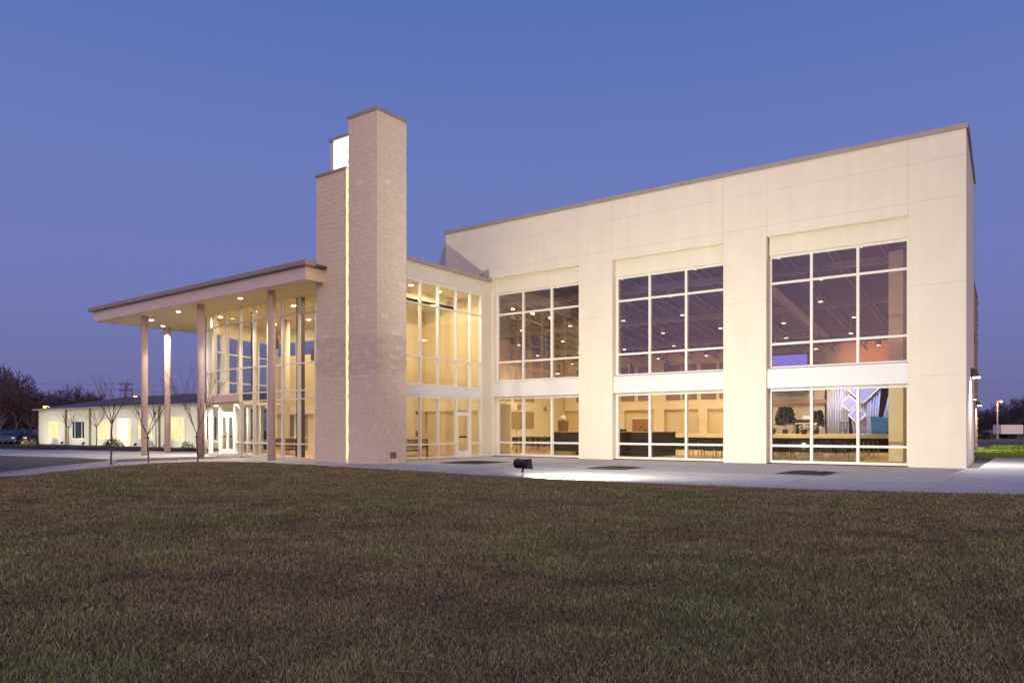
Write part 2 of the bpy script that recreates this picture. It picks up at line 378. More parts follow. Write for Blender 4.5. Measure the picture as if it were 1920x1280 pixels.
straw = np.array([[.42, .36, .21]])
tone = dead*(1-green)+gr*green
s_ = (np.random.rand(nB) < .13)[:, None]; tone = np.where(s_, straw, tone)
tone = tone*np.random.uniform(.55, 1.5, (nB, 1))*(1+.4*n2[:, None]+.2*n1[:, None]+.25*lownoise(X, Y, 7, 8)[:, None])
h = np.random.uniform(.014, .040, nB)*(1+.35*n2+.3*n1)*np.clip(rad/9+.55, .8, 1.5); w = .0038*np.clip(rad/4, .9, 6)
blades('lawn_grass', X, Y, .034, h, w, M['blade'], tone, 'short dormant brown and green lawn grass in the foreground', 'grass')
lf = MB(); rs_ = random.Random(4)
for k in range(420):
    rd_ = 3.5+rs_.random()**1.5*16; a_ = R(90+YAW)+rs_.uniform(-R(38), R(38)); c = Vector((2.11+rd_*math.cos(a_), -30.27+rd_*math.sin(a_), .062+rs_.uniform(0, .012)))
    if not inside(lawn_poly, np.array([c.x]), np.array([c.y]))[0]: continue
    if k % 9 == 0:
        e_ = Vector((rs_.uniform(-1, 1), rs_.uniform(-1, 1), .05)).normalized()*rs_.uniform(.04, .11); lf.bar(tuple(c-e_), tuple(c+e_), .003, .003)
    else:
        e_ = Vector((rs_.uniform(-1, 1), rs_.uniform(-1, 1), rs_.uniform(-.5, .5))).normalized()*rs_.uniform(.012, .024); s2_ = e_.cross(Vector((rs_.uniform(-.5, .5), rs_.uniform(-.5, .5), 1))).normalized()*.012
        lf.add([tuple(c-e_), tuple(c+s2_), tuple(c+e_), tuple(c-s2_)], [(0, 1, 2, 3)])
lf.build('leaf_litter', M['dry'], label='scattered dry leaves and straw stalks lying in the lawn', cat='leaf litter', kind='stuff')
# verge blades
nV = 60000
X = np.random.uniform(-1.2, 22, nV); Y = 13.4+35*np.random.rand(nV)**1.3
tone = np.array([[.22, .30, .05]])*np.random.uniform(.6, 1.5, (nV, 1))
blades('verge_grass', X, Y, .01, np.random.uniform(.05, .1, nV), np.full(nV, .03), M['blade'], tone, 'bright green lamplit grass beyond the building end', 'grass')

# ------------------------------------------------------------------ glazing
def glazing(name, parent, pts, zs, mw=.085, depth=.12, inward=(0, 1), gm=None, skip=(), tz=None, skipt=(), skipm=(), label=None, headw=None, back=.1):
    """frame wall on the plan points pts with transoms at zs: mullion, transom and pane parts under one glazing object"""
    gm = gm or M['glass']
    root = MB()
    a, b = Vector((*pts[0], 0)), Vector((*pts[-1], 0))
    for (p, q) in zip(pts[:-1], pts[1:]):
        root.bar((*p, zs[0]+mw/2), (*q, zs[0]+mw/2), depth, mw)     # sill rail is the glazing's own frame
    ro = root.build(name, M['alu'], parent, label=label)
    iv = Vector((*inward, 0)).normalized()
    for i, p in enumerate(pts):
        if i in skipm: continue
        m = MB(); c = Vector((*p, 0))
        j = min(i, len(pts)-2); dv = (Vector(pts[j+1])-Vector(pts[j])).normalized(); nv = Vector((dv.y, -dv.x, 0))
        if nv.dot(iv) < 0: nv = -nv
        q = c+nv*back
        m.T = Matrix.Translation(((c+nv*(back/2-.0))[0], (c+nv*(back/2))[1], 0)) @ Matrix.Rotation(math.atan2(dv.y, dv.x), 4, 'Z')
        m.box(-mw/2, mw/2, -(depth+back)/2-.006, (depth+back)/2+.006, zs[0]+.003, zs[-1]+.003)
        m.build('mullion', M['alu'], ro)
    for i, (p, q) in enumerate(zip(pts[:-1], pts[1:])):
        d = (Vector(q)-Vector(p)); d2 = d.normalized(); p_ = Vector(p)+d2*(mw/2); q_ = Vector(q)-d2*(mw/2)
        for j, z in enumerate(zs):
            if j == 0 or (i, j) in skipt: continue
            zz = z if j < len(zs)-1 else z-mw/2
            MB().bar((*p_, zz), (*q_, zz), depth*.9, mw*.9).build('transom', M['alu'], ro)
        for j in range(len(zs)-1):
            if (i, j) in skip: continue
            MB().bar((*p_, (zs[j]+zs[j+1])/2+.01), (*q_, (zs[j]+zs[j+1])/2+.01), .012, zs[j+1]-zs[j]-mw*.8).build('pane', gm, ro)
    return ro

# ------------------------------------------------------------------ auditorium (hall)
hall = thing('auditorium_building', 'tall cream stucco hall with three huge gridded windows', 'building', (-12, 12, 0))
hp = (-12, 12, 0)
def hb(mb, name, m, **k):       # child of hall with world coordinates
    o = mb.build(name, m, hall, **k); o.location = (12, -12, 0); return o
G = .0025
def panel(x0, x1, z0, z1, y0=0, y1=.14):
    hb(MB().box(x0+G, x1-G, y0, y1, z0+G*(z0 > 0.1), z1-G), 'wall_panel', M['stucco'], bevel=.003)
ZT = 11.96
bays = [(-20.92, -15.75), (-13.95, -8.72), (-6.93, -1.81)]
vx = [-21.02, -15.75, -13.95, -8.72, -6.93, -1.81, 0]
for a, b in zip(vx[:-1], vx[1:]):
    panel(a, b, 11.04, ZT); panel(a, b, 9.63, 11.04)
panel(-24.1, -21.02, 11.04, ZT); panel(-24.1, -21.02, 9.17, 11.04)
for a, b in ((-15.75, -13.95), (-8.72, -6.93), (-1.81, 0)):
    panel(a, b, 6.6, 9.63); panel(a, b, 3.3, 6.6); panel(a, b, 0, 3.3)
for a, b in bays: panel(a if a > -20 else -21.02, b, 9.2, 9.63)
bk = MB()   # backing structure
bk.box(-24.08, -.01, .02, .5, 9.21, 11.95)
for a, b in ((-15.745, -13.955), (-8.715, -6.935), (-1.805, -.01)): bk.box(a+.01, b-.01, .02, .55, 0, 9.21)
bk.box(-33, -20.925, .14, .55, 0, 9.209)
hb(bk, 'wall_core', M['stucco'])
# recess head panels, white bands and recessed windows
for k, (a, b) in enumerate(bays):
    hb(MB().box(a+.002, b-.002, .30, .60, 8.46, 9.208), 'head_panel', M['stucco'])
    hb(MB().box(a-.14*(k > 0)*0+.003, b-.003, .10, .60, 3.06, 3.83), 'spandrel_band', M['band'], bevel=.01)
    hb(MB().box(a+.004, b-.004, .11, .3, 3.035, 3.06), 'drip_edge', M['coping'])
    n3 = [a+(b-a)*t for t in (0, .322, .654, 1)]
    pts = [(n3[0]+.05, .45), (n3[1], .45), (n3[2], .45), (n3[3]-.05, .45)]
    up = glazing('upper_window', hall, pts, [3.84, 4.86, 7.34, 8.46], gm=M['hallglass'], mw=.10, back=.02)
    lo = glazing('lower_window', hall, pts, [.02, .72, 3.03], mw=.10, back=.02)
    for o in (up, lo): o.location = (12, -12, 0)
    hb(MB().box(a, b, .02, .28, -.02, .03), 'sill_gravel', M['mulch'])
# coping and the other walls
hb(MB().box(-24.16, .06, -.07, .40, 11.955, 12.13), 'parapet_coping', M['coping'], bevel=.01)
ew = MB(); ew.prism([(0.001, .0), (-.22, 7.1), (-.7, 7.1), (-.5, .55), (-.5, .0)][::1], 0, 11.96)
ew.v = [(x, y+(.142 if y == 0 else 0), z) for x, y, z in ew.v]
hb(ew, 'end_wall', M['stucco'])
hb(MB().prism([(.07, .41), (-.15, 7.16), (-.75, 7.16), (-.55, .41)], 11.96, 12.12), 'end_coping', M['coping'])
hb(MB().prism([(-.22, 7.11), (-.9, 7.11), (-.9, 7.3), (-2.4, 7.3), (-2.4, 41), (-2.1, 41), (-1.0, 7.5), (-.22, 7.3)][::-1], 0, 12.0), 'rear_wall', M['brick'])
hb(MB().prism([(-.95, 7.5), (-2.45, 7.5), (-2.45, 41.1), (-2.05, 41.1)], 12.003, 12.15), 'rear_coping', M['coping'])
# rough block pilaster that catches the far wall lamp
bl = MB()
for k in range(60):
    bl.box(-2.3, -2.085+random.uniform(0, .07), 39.9, 41+random.uniform(0, .06), k*.2, k*.2+.19)
hb(bl, 'rough_pilaster', M['brick'], kind='stuff')
hb(MB().prism([(-24.1, .14), (-33, 9), (-33, 9.5), (-23.9, .5)][::-1], 0, 11.95), 'chamfer_wall', M['stucco'])
hb(MB().prism([(-24.1, .14), (-33.0, 9), (-33, 9.5), (-23.9, .5)][::-1], 11.955, 11.97), 'chamfer_coping', M['stucco'])
hb(MB().box(-33.4, -33, 9.2, 27.3, 0, 11.95), 'left_wall', M['wallpale'])
hb(MB().box(-33.4, -2.45, 27, 27.4, 0, 11.95), 'back_wall', M['wall'])
def fall(mb):
    mb.v = [(x, y, z-.4-2.9*(y-.5)/26.5) for x, y, z in mb.v]; return mb
hb(fall(MB().prism([(-24.0, .5), (-33, 9.4), (-33, 27), (-2.4, 27), (-2.4, 8), (-.52, 7), (-.52, .5)], 10.9, 11.15)), 'roof_deck', M['ceil'])
hb(MB().prism([(-33, .56), (-33, 27), (-.52, 27), (-.52, .56)], -.1, .0), 'hall_floor', M['carpet'])
hb(MB().box(-2.4, -2.2, 7.4, 27, 0, 10.9), 'right_inner_wall', M['wall'])
hb(MB().box(-33, -20.93, .56, .6, 0, 9.2), 'inner_left_front_wall', M['wall'])
# steel joists along Y and purlins (the roof falls 2.9 m to the back)
for k in range(15):
    x = -31.5+2.15*k; y0 = .62 if x > -24.3 else .62+(-24.2-x)
    j = MB(); j.box(x-.05, x+.05, y0+.1, 26.95, 10.75, 10.86); j.box(x-.04, x+.04, y0+.1, 26.95, 10.25, 10.31)
    yy = y0+.1
    while yy < 26: 
        j.bar((x, yy, 10.3), (x, yy+.6, 10.78), .03, .03); j.bar((x, yy+.6, 10.78), (x, yy+1.2, 10.3), .03, .03); yy += 1.2
    hb(fall(j), 'ceiling_joist', M['joist'])
for y in (6.5, 13.2, 20): hb(fall(MB().box(-31, -3, y-.09, y+.09, 9.95, 10.23)), 'girder', M['joist'])
hb(fall(MB().box(-9.5, -8.9, 1.5, 20, 9.9, 10.2)), 'air_duct', M['joist'])
# interior pier by the right window
hb(MB().box(-3.2, -2.65, 4.9, 5.6, 0, 9.05), 'inner_pier', M['wallpale'])
hb(MB().box(-2.66, -.5, 5.2, 5.6, 0, 9.05), 'inner_partition', M['wall'])
# back wall relief (Y = 27)
rel = MB(); rel.box(-32.9, -18.0, 26.55, 27, 3.05, 8.5)
hb(rel, 'back_bulkhead', M['wallpale'])
for a, b in ((-27.6, -26.9), (-24.15, -23.25), (-20.25, -19.55)): hb(MB().box(a, b, 26.56, 27, 0, 3.05), 'wall_pier', M['wallpale'])
for z0, z1 in ((3.83, 4.75), (5.2, 6.65)):
    for a in (-31.6, -30.1, -28.5, -27.15, -25.55, -23.0, -21.6, -20.0, -18.5):
        hb(MB().box(a, a+1.2, 26.45, 26.549, z0, z1), 'acoustic_panel', M['acoustic'])
for a in (-26.3, -25.45): hb(MB().box(a, a+.83, 26.9, 26.99, 0, 2.3), 'double_door', M['wood'])
hb(MB().box(-26.38, -24.55, 26.93, 26.985, 2.3, 2.4), 'door_head', M['white'])
hb(MB().box(-32.999, -32.9, 17.6, 21.6, 1.48, 2.88), 'recess_panel', M['walldark'])
for y0 in (12, 13.7, 15.4, 17.1, 18.8, 20.5): hb(MB().box(-33, -32.9, y0, y0+1.2, 3.75, 4.6), 'acoustic_panel', M['walldark'])
for y0, z0 in ((19.3, 3.15), (23.2, 3.1)):
    hb(MB().box(-33, -32.8, y0, y0+.28, z0-.1, z0+.3), 'wall_sconce', M['walldark'])
# stage
hb(MB().prism([(-20, 18), (-6.8, 18), (-2.45, 20.8), (-2.45, 26.99), (-20, 26.99)], 0.02, .85), 'stage_skirt', M['booth'])
hb(MB().prism([(-20.05, 17.9), (-6.75, 17.9), (-2.42, 20.7), (-2.42, 26.99), (-20.05, 26.99)], .851, 1.10), 'stage_edge', M['wallpale'])
hb(MB().box(-14.6, -10.6, 26.3, 26.98, 1.1, 6.0), 'stage_back_panel', M['stagewall'])
hb(MB().box(-10.6, -6.0, 26.6, 26.98, 4.4, 9.0), 'proscenium_wall', M['wallpale'])
hb(MB().box(-14.9, -10.4, 25.9, 26.3, 3.3, 3.55), 'stage_beam', M['acoustic'])

# ------------------------------------------------------------------ things in the hall
sc = MB().box(-14.4, -11.6, 25.3, 25.4, 4.25, 6.85)
scr = thing('projection_screen', 'glowing blue violet projection screen above the stage', 'screen', (-13, 25.35, 4.2))
o = sc.build('screen_surface', M['screen'], scr); o.location = (13, -25.35, -4.2)
o = MB().box(-14.5, -11.5, 25.402, 25.46, 4.15, 6.95).build('screen_frame', M['black'], scr); o.location = (13, -25.35, -4.2)
def drape(name, x0, x1, x2, x3, y, z0, z1, m, label, folds=9, amp=.09):
    n = folds*6; vs = []
    for i in range(n+1):
        t = i/n
        for xa, xb, z in ((x0, x1, z0), (x2, x3, z1)):
            vs.append((xa+(xb-xa)*t, y+amp*math.sin(t*folds*2*math.pi)+.02*math.sin(i*2.3), z))
    b = MB().add(vs, [(2*i, 2*i+2, 2*i+3, 2*i+1) for i in range(n)])
    o = b.build(name, m, label=label, cat='curtain', smooth=True)
    s_ = o.modifiers.new('thick', 'SOLIDIFY'); s_.thickness = .02
    return o
drape('stage_curtain', -10.3, -8.85, -10.3, -8.85, 25.6, 1.1, 5.6, M['drape'], 'straight pale pink sheer drape at left of the stage opening', 9)
drape('stage_curtain', -8.5, -7.6, -9.0, -7.7, 25.3, 1.1, 5.2, M['drape'], 'white blue-lit sheer drape behind the diamond frames', 7)
drape('stage_curtain', -7.6, -6.95, -7.6, -6.6, 25.0, 1.1, 5.2, M['drape'], 'bright white drape just left of the teal cover', 5)
drape('stage_curtain', -6.6, -5.9, -5.9, -4.9, 24.8, 1.9, 5.2, M['drape'], 'slanting pale drape above the teal cover', 5)
drape('stage_curtain', -9.0, -3.0, -9.0, -3.0, 26.2, 1.1, 5.8, M['blackdrape'], 'black backing curtain behind the white drapes', 20)
for (x, z, s_, lb) in ((-8.62, 3.20, .55, 'upper of the two small white diamond frames on stage'), (-8.12, 2.40, .55, 'lower of the two small white diamond frames on stage'),
                 (-7.75, 4.35, 1.15, 'large white diamond frame above the two small ones')):
    t = thing('diamond_frame', lb, 'stage decoration', (x, 24.6, z))
    b = MB(); c = [(0, 0, -s_), (s_, 0, 0), (0, 0, s_), (-s_, 0, 0)]
    for i in range(4): b.bar(c[i], c[(i+1) % 4], .07, .07)
    b.build('rim', M['frame'], t)
    MB().add([(q[0]*.93, -.01, q[2]*.93) for q in c]+[(q[0]*.93, .01, q[2]*.93) for q in c], [(0,1,2,3),(7,6,5,4),(0,4,5,1),(1,5,6,2),(2,6,7,3),(3,7,4,0)]).build('mesh_panel', M['meshp'], t)
b = MB(); b.add([(-.55,-.4,0),(.35,-.4,0),(.35,.4,0),(-.55,.4,0),(-.6,-.45,1.15),(.75,-.45,1.0),(.75,.45,1.0),(-.6,.45,1.15)], [(3,2,1,0),(4,5,6,7),(0,1,5,4),(1,2,6,5),(2,3,7,6),(3,0,4,7)])
o = b.build('covered_equipment', M['teal'], label='teal cloth covered cabinet standing at the right of the stage', cat='equipment', bevel=.04); o.location = (-6.1, 21.6, 1.1)
def plant(name, loc, h, r, label, flower=False, nleaf=900, lm=None, group=None):
    t = thing(name, label, 'plant', loc, group=group)
    MB().lathe([(.10, 0), (.16, .02), (.20, .28), (.17, .30)], n=12).build('pot', M['pot'], t)
    if not flower:
        s_ = MB(); s_.tube((0, 0, .25), (.03, 0, h*.6), .03, .02, 6); s_.tube((.03, 0, h*.5), (-.1, .05, h*.85), .02, .008, 5); s_.build('stem', M['bark'], t)
    f_ = MB()
    for k in range(nleaf):
        zz = random.uniform(.35 if not flower else .3, 1); a = random.uniform(0, 6.28); rr_ = r*math.sqrt(random.random())*(math.sin(math.pi*min(1, zz*.9))**.6)
        c = Vector((rr_*math.cos(a), rr_*math.sin(a), zz*h)); d = Vector((math.cos(a)+random.uniform(-.6,.6), math.sin(a)+random.uniform(-.6,.6), random.uniform(-.6,.5))).normalized()
        l = random.uniform(.13, .24)*(.6 if flower else 1); sd = d.cross(Vector((random.random(), random.random(), 1))).normalized()*l*.4
        f_.add([tuple(c), tuple(c+d*l*.5+sd), tuple(c+d*l), tuple(c+d*l*.5-sd)], [(0, 1, 2, 3)])
    f_.build('foliage', lm or M['leaf'], t, kind='stuff')
    if flower:
        q = MB()
        for k in range(22):
            a = random.uniform(0, 6.28); rr_ = r*math.sqrt(random.random())
            q.ball((rr_*math.cos(a), rr_*math.sin(a), h*random.uniform(.75, 1.15)), .06, 6, .5)
        q.build('bloom', M['leafl'], t)
    return t
plant('potted_tree', (-12.0, 21.2, 1.1), 1.8, .55, 'tall dark leafy potted tree at the left of the stage', nleaf=1000)
plant('potted_tree', (-10.2, 22.2, 1.1), 1.55, .4, 'slim dark potted tree behind the keyboard on stage')
plant('potted_flowers', (-12.0, 18.3, 1.1), .45, .28, 'white flowering pot at the far left edge of the stage', True, 80, group='white flowers along the stage edge')
plant('potted_flowers', (-10.05, 18.3, 1.1), .5, .28, 'white flowering pot left of the pane bar at the stage edge', True, 80, group='white flowers along the stage edge')
plant('potted_flowers', (-9.45, 18.4, 1.1), .55, .3, 'white flowering pot right of the window bar at the stage edge', True, 80, group='white flowers along the stage edge')
# keyboard piano
pn = thing('upright_piano', 'dark keyboard piano standing on the stage between the potted trees', 'piano', (-10.4, 20.6, 1.1))
MB().box(-.7, .7, -.2, .25, .55, .95).build('case', M['booth'], pn)
MB().box(-.68, .68, -.38, -.2, .66, .72).build('keyboard', M['frame'], pn)
for x in (-.62, .62): MB().box(x-.05, x+.05, -.35, .2, 0, .55).build('leg', M['booth'], pn)
MB().box(-.3, .3, -.05, 0, .95, 1.2).build('music_rest', M['white'], pn)
def stool(loc, label):
    t = thing('bar_stool', label, 'stool', loc, group='bar stools on the stage')
    MB().lathe([(.17, .72), (.18, .75), (.16, .78)], n=12).build('seat', M['black'], t)
    for k in range(4):
        a = k*math.pi/2+.7; MB().tube((.1*math.cos(a), .1*math.sin(a), .72), (.22*math.cos(a), .22*math.sin(a), 0), .014, n=5).build('leg', M['black'], t)
    b = MB()
    for k in range(8): b.bar((.18*math.cos(k*math.pi/4), .18*math.sin(k*math.pi/4), .25), (.18*math.cos((k+1)*math.pi/4), .18*math.sin((k+1)*math.pi/4), .25), .015, .015)
    b.build('foot_ring', M['black'], t); return t
for x, y, lb in ((-11.15, 20.6, 'black bar stool beside the tall potted tree'), (-9.3, 20.4, 'black bar stool right of the keyboard'),
                 (-8.45, 21.6, 'black bar stool in front of the diamond frames, left one'), (-8.05, 21.5, 'black bar stool in front of the diamond frames, right one')): stool((x, y, 1.1), lb)
def micstand(loc, label, s=1):
    t = thing('microphone_stand', label, 'stand', loc, group='microphone stands')
    MB().tube((0, 0, .0), (0, 0, 1.35*s), .012, n=6).build('pole', M['black'], t)
    for k in range(3): 
        a = k*2.09; MB().tube((0, 0, .3), (.3*math.cos(a), .3*math.sin(a), 0), .012, n=5).build('leg', M['black'], t)
    MB().tube((-.1, 0, 1.25*s), (.45, 0, 1.6*s), .01, n=5).build('boom', M['black'], t)
micstand((-7.3, 21.2, 1.1), 'thin dark microphone stand before the bright stage drapes')
micstand((-20.35, 1.35, 0), 'black tripod stand just inside the left tall window')

# chairs
def chair(label, group):
    t = thing('stacking_chair', label, 'chair', group=group)
    b = MB(); b.box(-.23, .23, -.21, .24, .41, .47); b.build('seat', M['chairfab'], t)
    b = MB(); b.add([(-.23,.22,.43),(.23,.22,.43),(.23,.26,.43),(-.23,.26,.43),(-.21,.28,.88),(.21,.28,.88),(.21,.32,.88),(-.21,.32,.88)], [(3,2,1,0),(4,5,6,7),(0,1,5,4),(1,2,6,5),(2,3,7,6),(3,0,4,7)])
    b.build('backrest', M['chairfab'], t)
    for x in (-.23, .23):
        MB().tube((x, .21, .8), (x, .27, 0), .013, n=4).build('leg', M['chrome'], t)
        MB().tube((x, -.18, .45), (x, -.23, 0), .013, n=4).build('leg', M['chrome'], t)
    return t
cp = chair('charcoal stacking chair with its back to the right-hand hall window, in the row nearest the glass', 'charcoal chairs in the row by the right window')
kids = [x for x in C.objects if x.parent == cp]
first = [True]
ORD = 'first second third fourth fifth sixth seventh eighth ninth tenth eleventh twelfth thirteenth fourteenth fifteenth sixteenth seventeenth eighteenth nineteenth twentieth'.split()+['twenty-first', 'twenty-second']
def put_chair(x, y, rz, label, group):
    if first[0]:
        c = cp; first[0] = False
    else:
        c = cp.copy(); C.objects.link(c)
        for k_ in kids:
            q = k_.copy(); C.objects.link(q); q.parent = c
    c.location = (x, y, 0); c.rotation_euler = (0, 0, rz); c['label'] = label; c['group'] = group
for r_ in range(7):
    y = 2.7+r_*1.45 if r_ else 2.5
    for k in range(11):
        nth = ORD[k]
        x = -4.55-.03*y-k*.56
        if k == 0 and r_ > 5: pass
        lab = ('charcoal chair in the row nearest the right-hand window', 'charcoal chairs in the row by the right window') if r_ == 0 else \
              ('charcoal chair in the %s row from the right-hand window' % ORD[r_], 'charcoal chairs in the %s row before the stage' % ORD[r_])
        put_chair(x, y, math.pi, lab[0]+', %s from the aisle' % nth, lab[1])   # facing +Y towards the stage
for r_ in range(3):
    for k in range(8):
        put_chair(-12.25+k*.6, 4.3+r_*1.6, math.pi, *(('charcoal chair just inside the middle window right of the booth', 'charcoal chairs beside the booth') if r_ == 0 else
                 ('charcoal chair in the %s row behind the middle window, beside the booth' % ORD[r_], 'charcoal chairs in the %s row by the booth' % ORD[r_])))
for r_ in range(6):
    for k in range(19):
        a2 = R(243-k*3.0); x = -15.5+(13.3-r_*1.15)*math.cos(a2); y = 17.5+(13.3-r_*1.15)*math.sin(a2)
        if x > -20.6 or (x > -20.8 and y < 7.6): continue
        put_chair(x, y, a2-R(90), 'dark chair, %s from its left, in the %s curved row behind the left window' % (ORD[18-k], ORD[r_]), 'dark chairs in the %s curved row' % ORD[r_])
# sound booth
bt = thing('sound_booth', 'long black carpeted sound booth behind the left and middle windows', 'booth', (-17.3, 5, 0))
def bb(mb, name, m, p=bt):
    o = mb.build(name, m, p); o.location = tuple(-v for v in p.location); return o
bb(MB().prism([(-19.9, 4.3), (-13.8, 4.0), (-13.8, 6.9), (-19.9, 7.1)], 0, 1.24), 'booth_wall', M['booth'])
bb(MB().prism([(-19.95, 4.25), (-13.75, 3.95), (-13.75, 6.95), (-19.95, 7.15)], 1.24, 1.28), 'counter', M['boothtop'])
bb(MB().box(-19.7, -18.4, 3.7, 4.2, 0, .2), 'step', M['walldark'])
for x, y, w_, lb in ((-16.7, 5.2, .7, 'low black mixing console on the booth counter'),):
    q = MB(); q.box(-w_, w_, -.25, .3, 0, .13); q.box(-w_*.5, -w_*.2, 0, .05, .13, .4); o = q.build('mixing_console', M['black'], label=lb, cat='console'); o.location = (x, y, 1.28)
gl_ = thing('gooseneck_lamp', 'small bent desk lamp on the booth counter', 'lamp', (-15.0, 5.0, 1.28))
b = MB(); pts_ = [(0,0,0),(.0,0,.12),(.08,0,.22),(.2,0,.2),(.3,0,.08)]
for a, c in zip(pts_[:-1], pts_[1:]): b.tube(a, c, .015, n=6)
b.build('neck', M['black'], gl_); MB().tube((.28,0,.1), (.36,0,0), .03, .05, 8).build('shade', M['black'], gl_)
pd = thing('pedestal_planter', 'tall tapered dark wood pedestal with a white sphere on top behind the booth', 'pedestal', (-24.6, 12.9, 0))
MB().add([(-.2,-.2,0),(.2,-.2,0),(.2,.2,0),(-.2,.2,0),(-.28,-.28,2.0),(.28,-.28,2.0),(.28,.28,2.0),(-.28,.28,2.0)], [(3,2,1,0),(4,5,6,7),(0,1,5,4),(1,2,6,5),(2,3,7,6),(3,0,4,7)]).build('body', M['benchwood'], pd)
MB().ball((0, 0, 2.18), .18, 12).build('globe', M['frame'], pd)
# ceiling lamps of the hall
lamp_me = MB().lathe([(.16, 0), (.17, .02), (.17, .32), (.05, .36)], n=10).mesh('lamp_housing'); lamp_me.materials.append(M['joist'])
lens_me = MB().lathe([(.11, -.012), (.115, -.002)], n=10).mesh('lamp_lens'); lens_me.materials.append(M['lamphall'])
rod_me = MB().tube((0, 0, .34), (0, 0, 1.3), .012, n=4).mesh('lamp_rod'); rod_me.materials.append(M['joist'])
zz = 9.3
cnt = 0
for i, x in enumerate((-30, -26.2, -22.4, -18.6, -14.8, -11, -7.2, -3.9)):
    for j, y in enumerate((2.6, 6.4, 10.2, 14, 17.8, 21.6)):
        if x < -24.5 and y < 1.5+(-24-x)*1.05: continue
        if x > -4 and y > 3: continue
        zz = 9.1-2.9*(y-.5)/26.5
        t = thing('ceiling_lamp', 'small round downlight under the hall ceiling, in the %s row back from the windows' % ORD[j], 'lamp', (x+(j % 2)*.9, y, zz), group='round downlights in the %s row' % ORD[j])
        inst(lamp_me, 'housing', t); inst(lens_me, 'lens', t); inst(rod_me, 'rod', t)
        cnt += 1
        if (i+j) % 2 == 0:
            areadown('hall_light', (0, 0, -.05), .35, 170, (1, .76, .46), t)
for x, y, z in ((-29.5, 20, 5.9), (-27.5, 21, 5.9), (-24, 22, 5.7), (-21, 22, 5.7)):
    t = thing('pendant_cylinder', 'dark cylinder pendant hanging on a long rod near the back wall', 'lamp', (x, y, z), group='cylinder pendants near the back wall')
    MB().lathe([(.2, 0), (.2, .75)], n=12).build('shade', M['darkcol'], t); MB().lathe([(.17, -.012), (.17, -.002)], n=12).build('lens', M['lamphall'], t)
    MB().tube((0, 0, .75), (0, 0, 2.6), .02, n=5).build('rod', M['darkcol'], t)
for x, y, z in ((-9.9, 17, 6.9), (-8.6, 16, 6.9), (-6.7, 17, 7.0), (-11.6, 17, 7.0)):
    t = thing('stage_light', 'black stage spotlight clamped below the ceiling bar', 'stage light', (x, y, z), group='stage spotlights')
    MB().tube((0, 0, 0), (.1, .35, -.25), .12, .15, 10).build('can', M['black'], t); MB().tube((0, 0, 0), (0, 0, .5), .02, n=5).build('yoke', M['black'], t)
tb = MB(); tb.tube((-14, 16.6, 7.45), (-4, 16.6, 7.45), .03, n=6)
tb.build('lighting_bar', M['joist'], label='thin horizontal lighting bar carrying the stage spotlights', cat='bar')
spot('stage_blue', (-7.5, 19, 7), (-7.2, 25, 2.8), 2600, (.22, .36, 1), R(50))
spot('stage_pink', (-9.9, 19, 7), (-9.7, 25.6, 3.2), 900, (1, .62, .55), R(34))
spot('stage_orange', (-7.4, 22, 5.6), (-7.2, 26.6, 6.4), 650, (1, .35, .12), R(70))
spot('stage_white', (-11.5, 17, 7), (-12, 23, 1.2), 350, (1, .85, .7), R(70))

# ------------------------------------------------------------------ lobby
lob = thing('lobby_building', 'glass-fronted entrance lobby with white mullions between tower and canopy', 'building', (-28, -4, 0))
def lb_(mb, name, m, **k):
    o = mb.build(name, m, lob, **k); o.location = (28, 4, 0); return o
SX = -21.1
sy = [-7.9, -6.55, -5.26, -4.03, -2.71, -1.62, -.74]
spts = [(SX, y) for y in sy]
gu = glazing('side_upper_glazing', lob, spts, [3.42, 4.73, 7.17, 8.24], inward=(-1, 0), mw=.07, back=.03)
gl = glazing('side_lower_glazing', lob, spts, [.02, .69, 2.94], inward=(-1, 0), mw=.07, back=.03, skip=[(4, 0), (4, 1)], skipt=[(4, 1)])
for o in (gu, gl): o.location = (28, 4, 0)
lb_(MB().box(SX-.15, SX+.06, -7.95, -.66, 2.95, 3.41), 'side_band', M['band'])
lb_(MB().box(SX-.25, SX+.02, -8.0, .135, 8.245, 9.0), 'side_fascia', M['lobbystucco'])
lb_(MB().box(SX-.3, SX+.16, -8.1, -.004, 9.0, 9.17), 'side_coping', M['coping'], bevel=.01)
lb_(MB().box(SX-.25, SX+.019, -.70, .136, 0, 8.244), 'corner_pier', M['lobbystucco'])
fr = MB(); fr.bar((-22.35, -.25, 9.2), (-21.0, -.25, 9.50), .06, .07); fr.bar((-21.0, -.25, 9.18), (-21.0, -.25, 9.53), .07, .07)
lb_(fr, 'roof_edge_bracket', M['coping'])
# side door
dd = thing('dummy', None, None) if False else None
df = MB(); y0, y1 = -2.67, -1.66
df.box(SX-.05, SX+.05, y0, y0+.1, .02, 2.2); df.box(SX-.05, SX+.05, y1-.1, y1, .02, 2.2); df.box(SX-.05, SX+.05, y0+.1, y1-.1, 2.06, 2.2); df.box(SX-.05, SX+.05, y0+.1, y1-.1, .02, .34)
sd = lb_(df, 'side_door', M['alu'])
MB().box(SX-.006, SX+.006, y0+.1, y1-.1, .34, 2.06).build('door_glass', M['glass'], sd)
MB().box(SX-.12, SX-.06, y0+.14, y1-.12, .98, 1.05).build('push_bar', M['rail'], sd)
h_ = MB(); h_.box(SX+.052, SX+.1, y0+.02, y0+.06, .9, 1.15); h_.build('door_handle', M['white'], sd)
lb_(MB().box(SX-.05, SX+.05, y0, y1, 2.2, 2.25), 'door_transom', M['alu'])
MBp = MB().box(SX-.006, SX+.006, y0+.02, y1-.02, 2.26, 2.86); lb_(MBp, 'transom_pane', M['glass'])
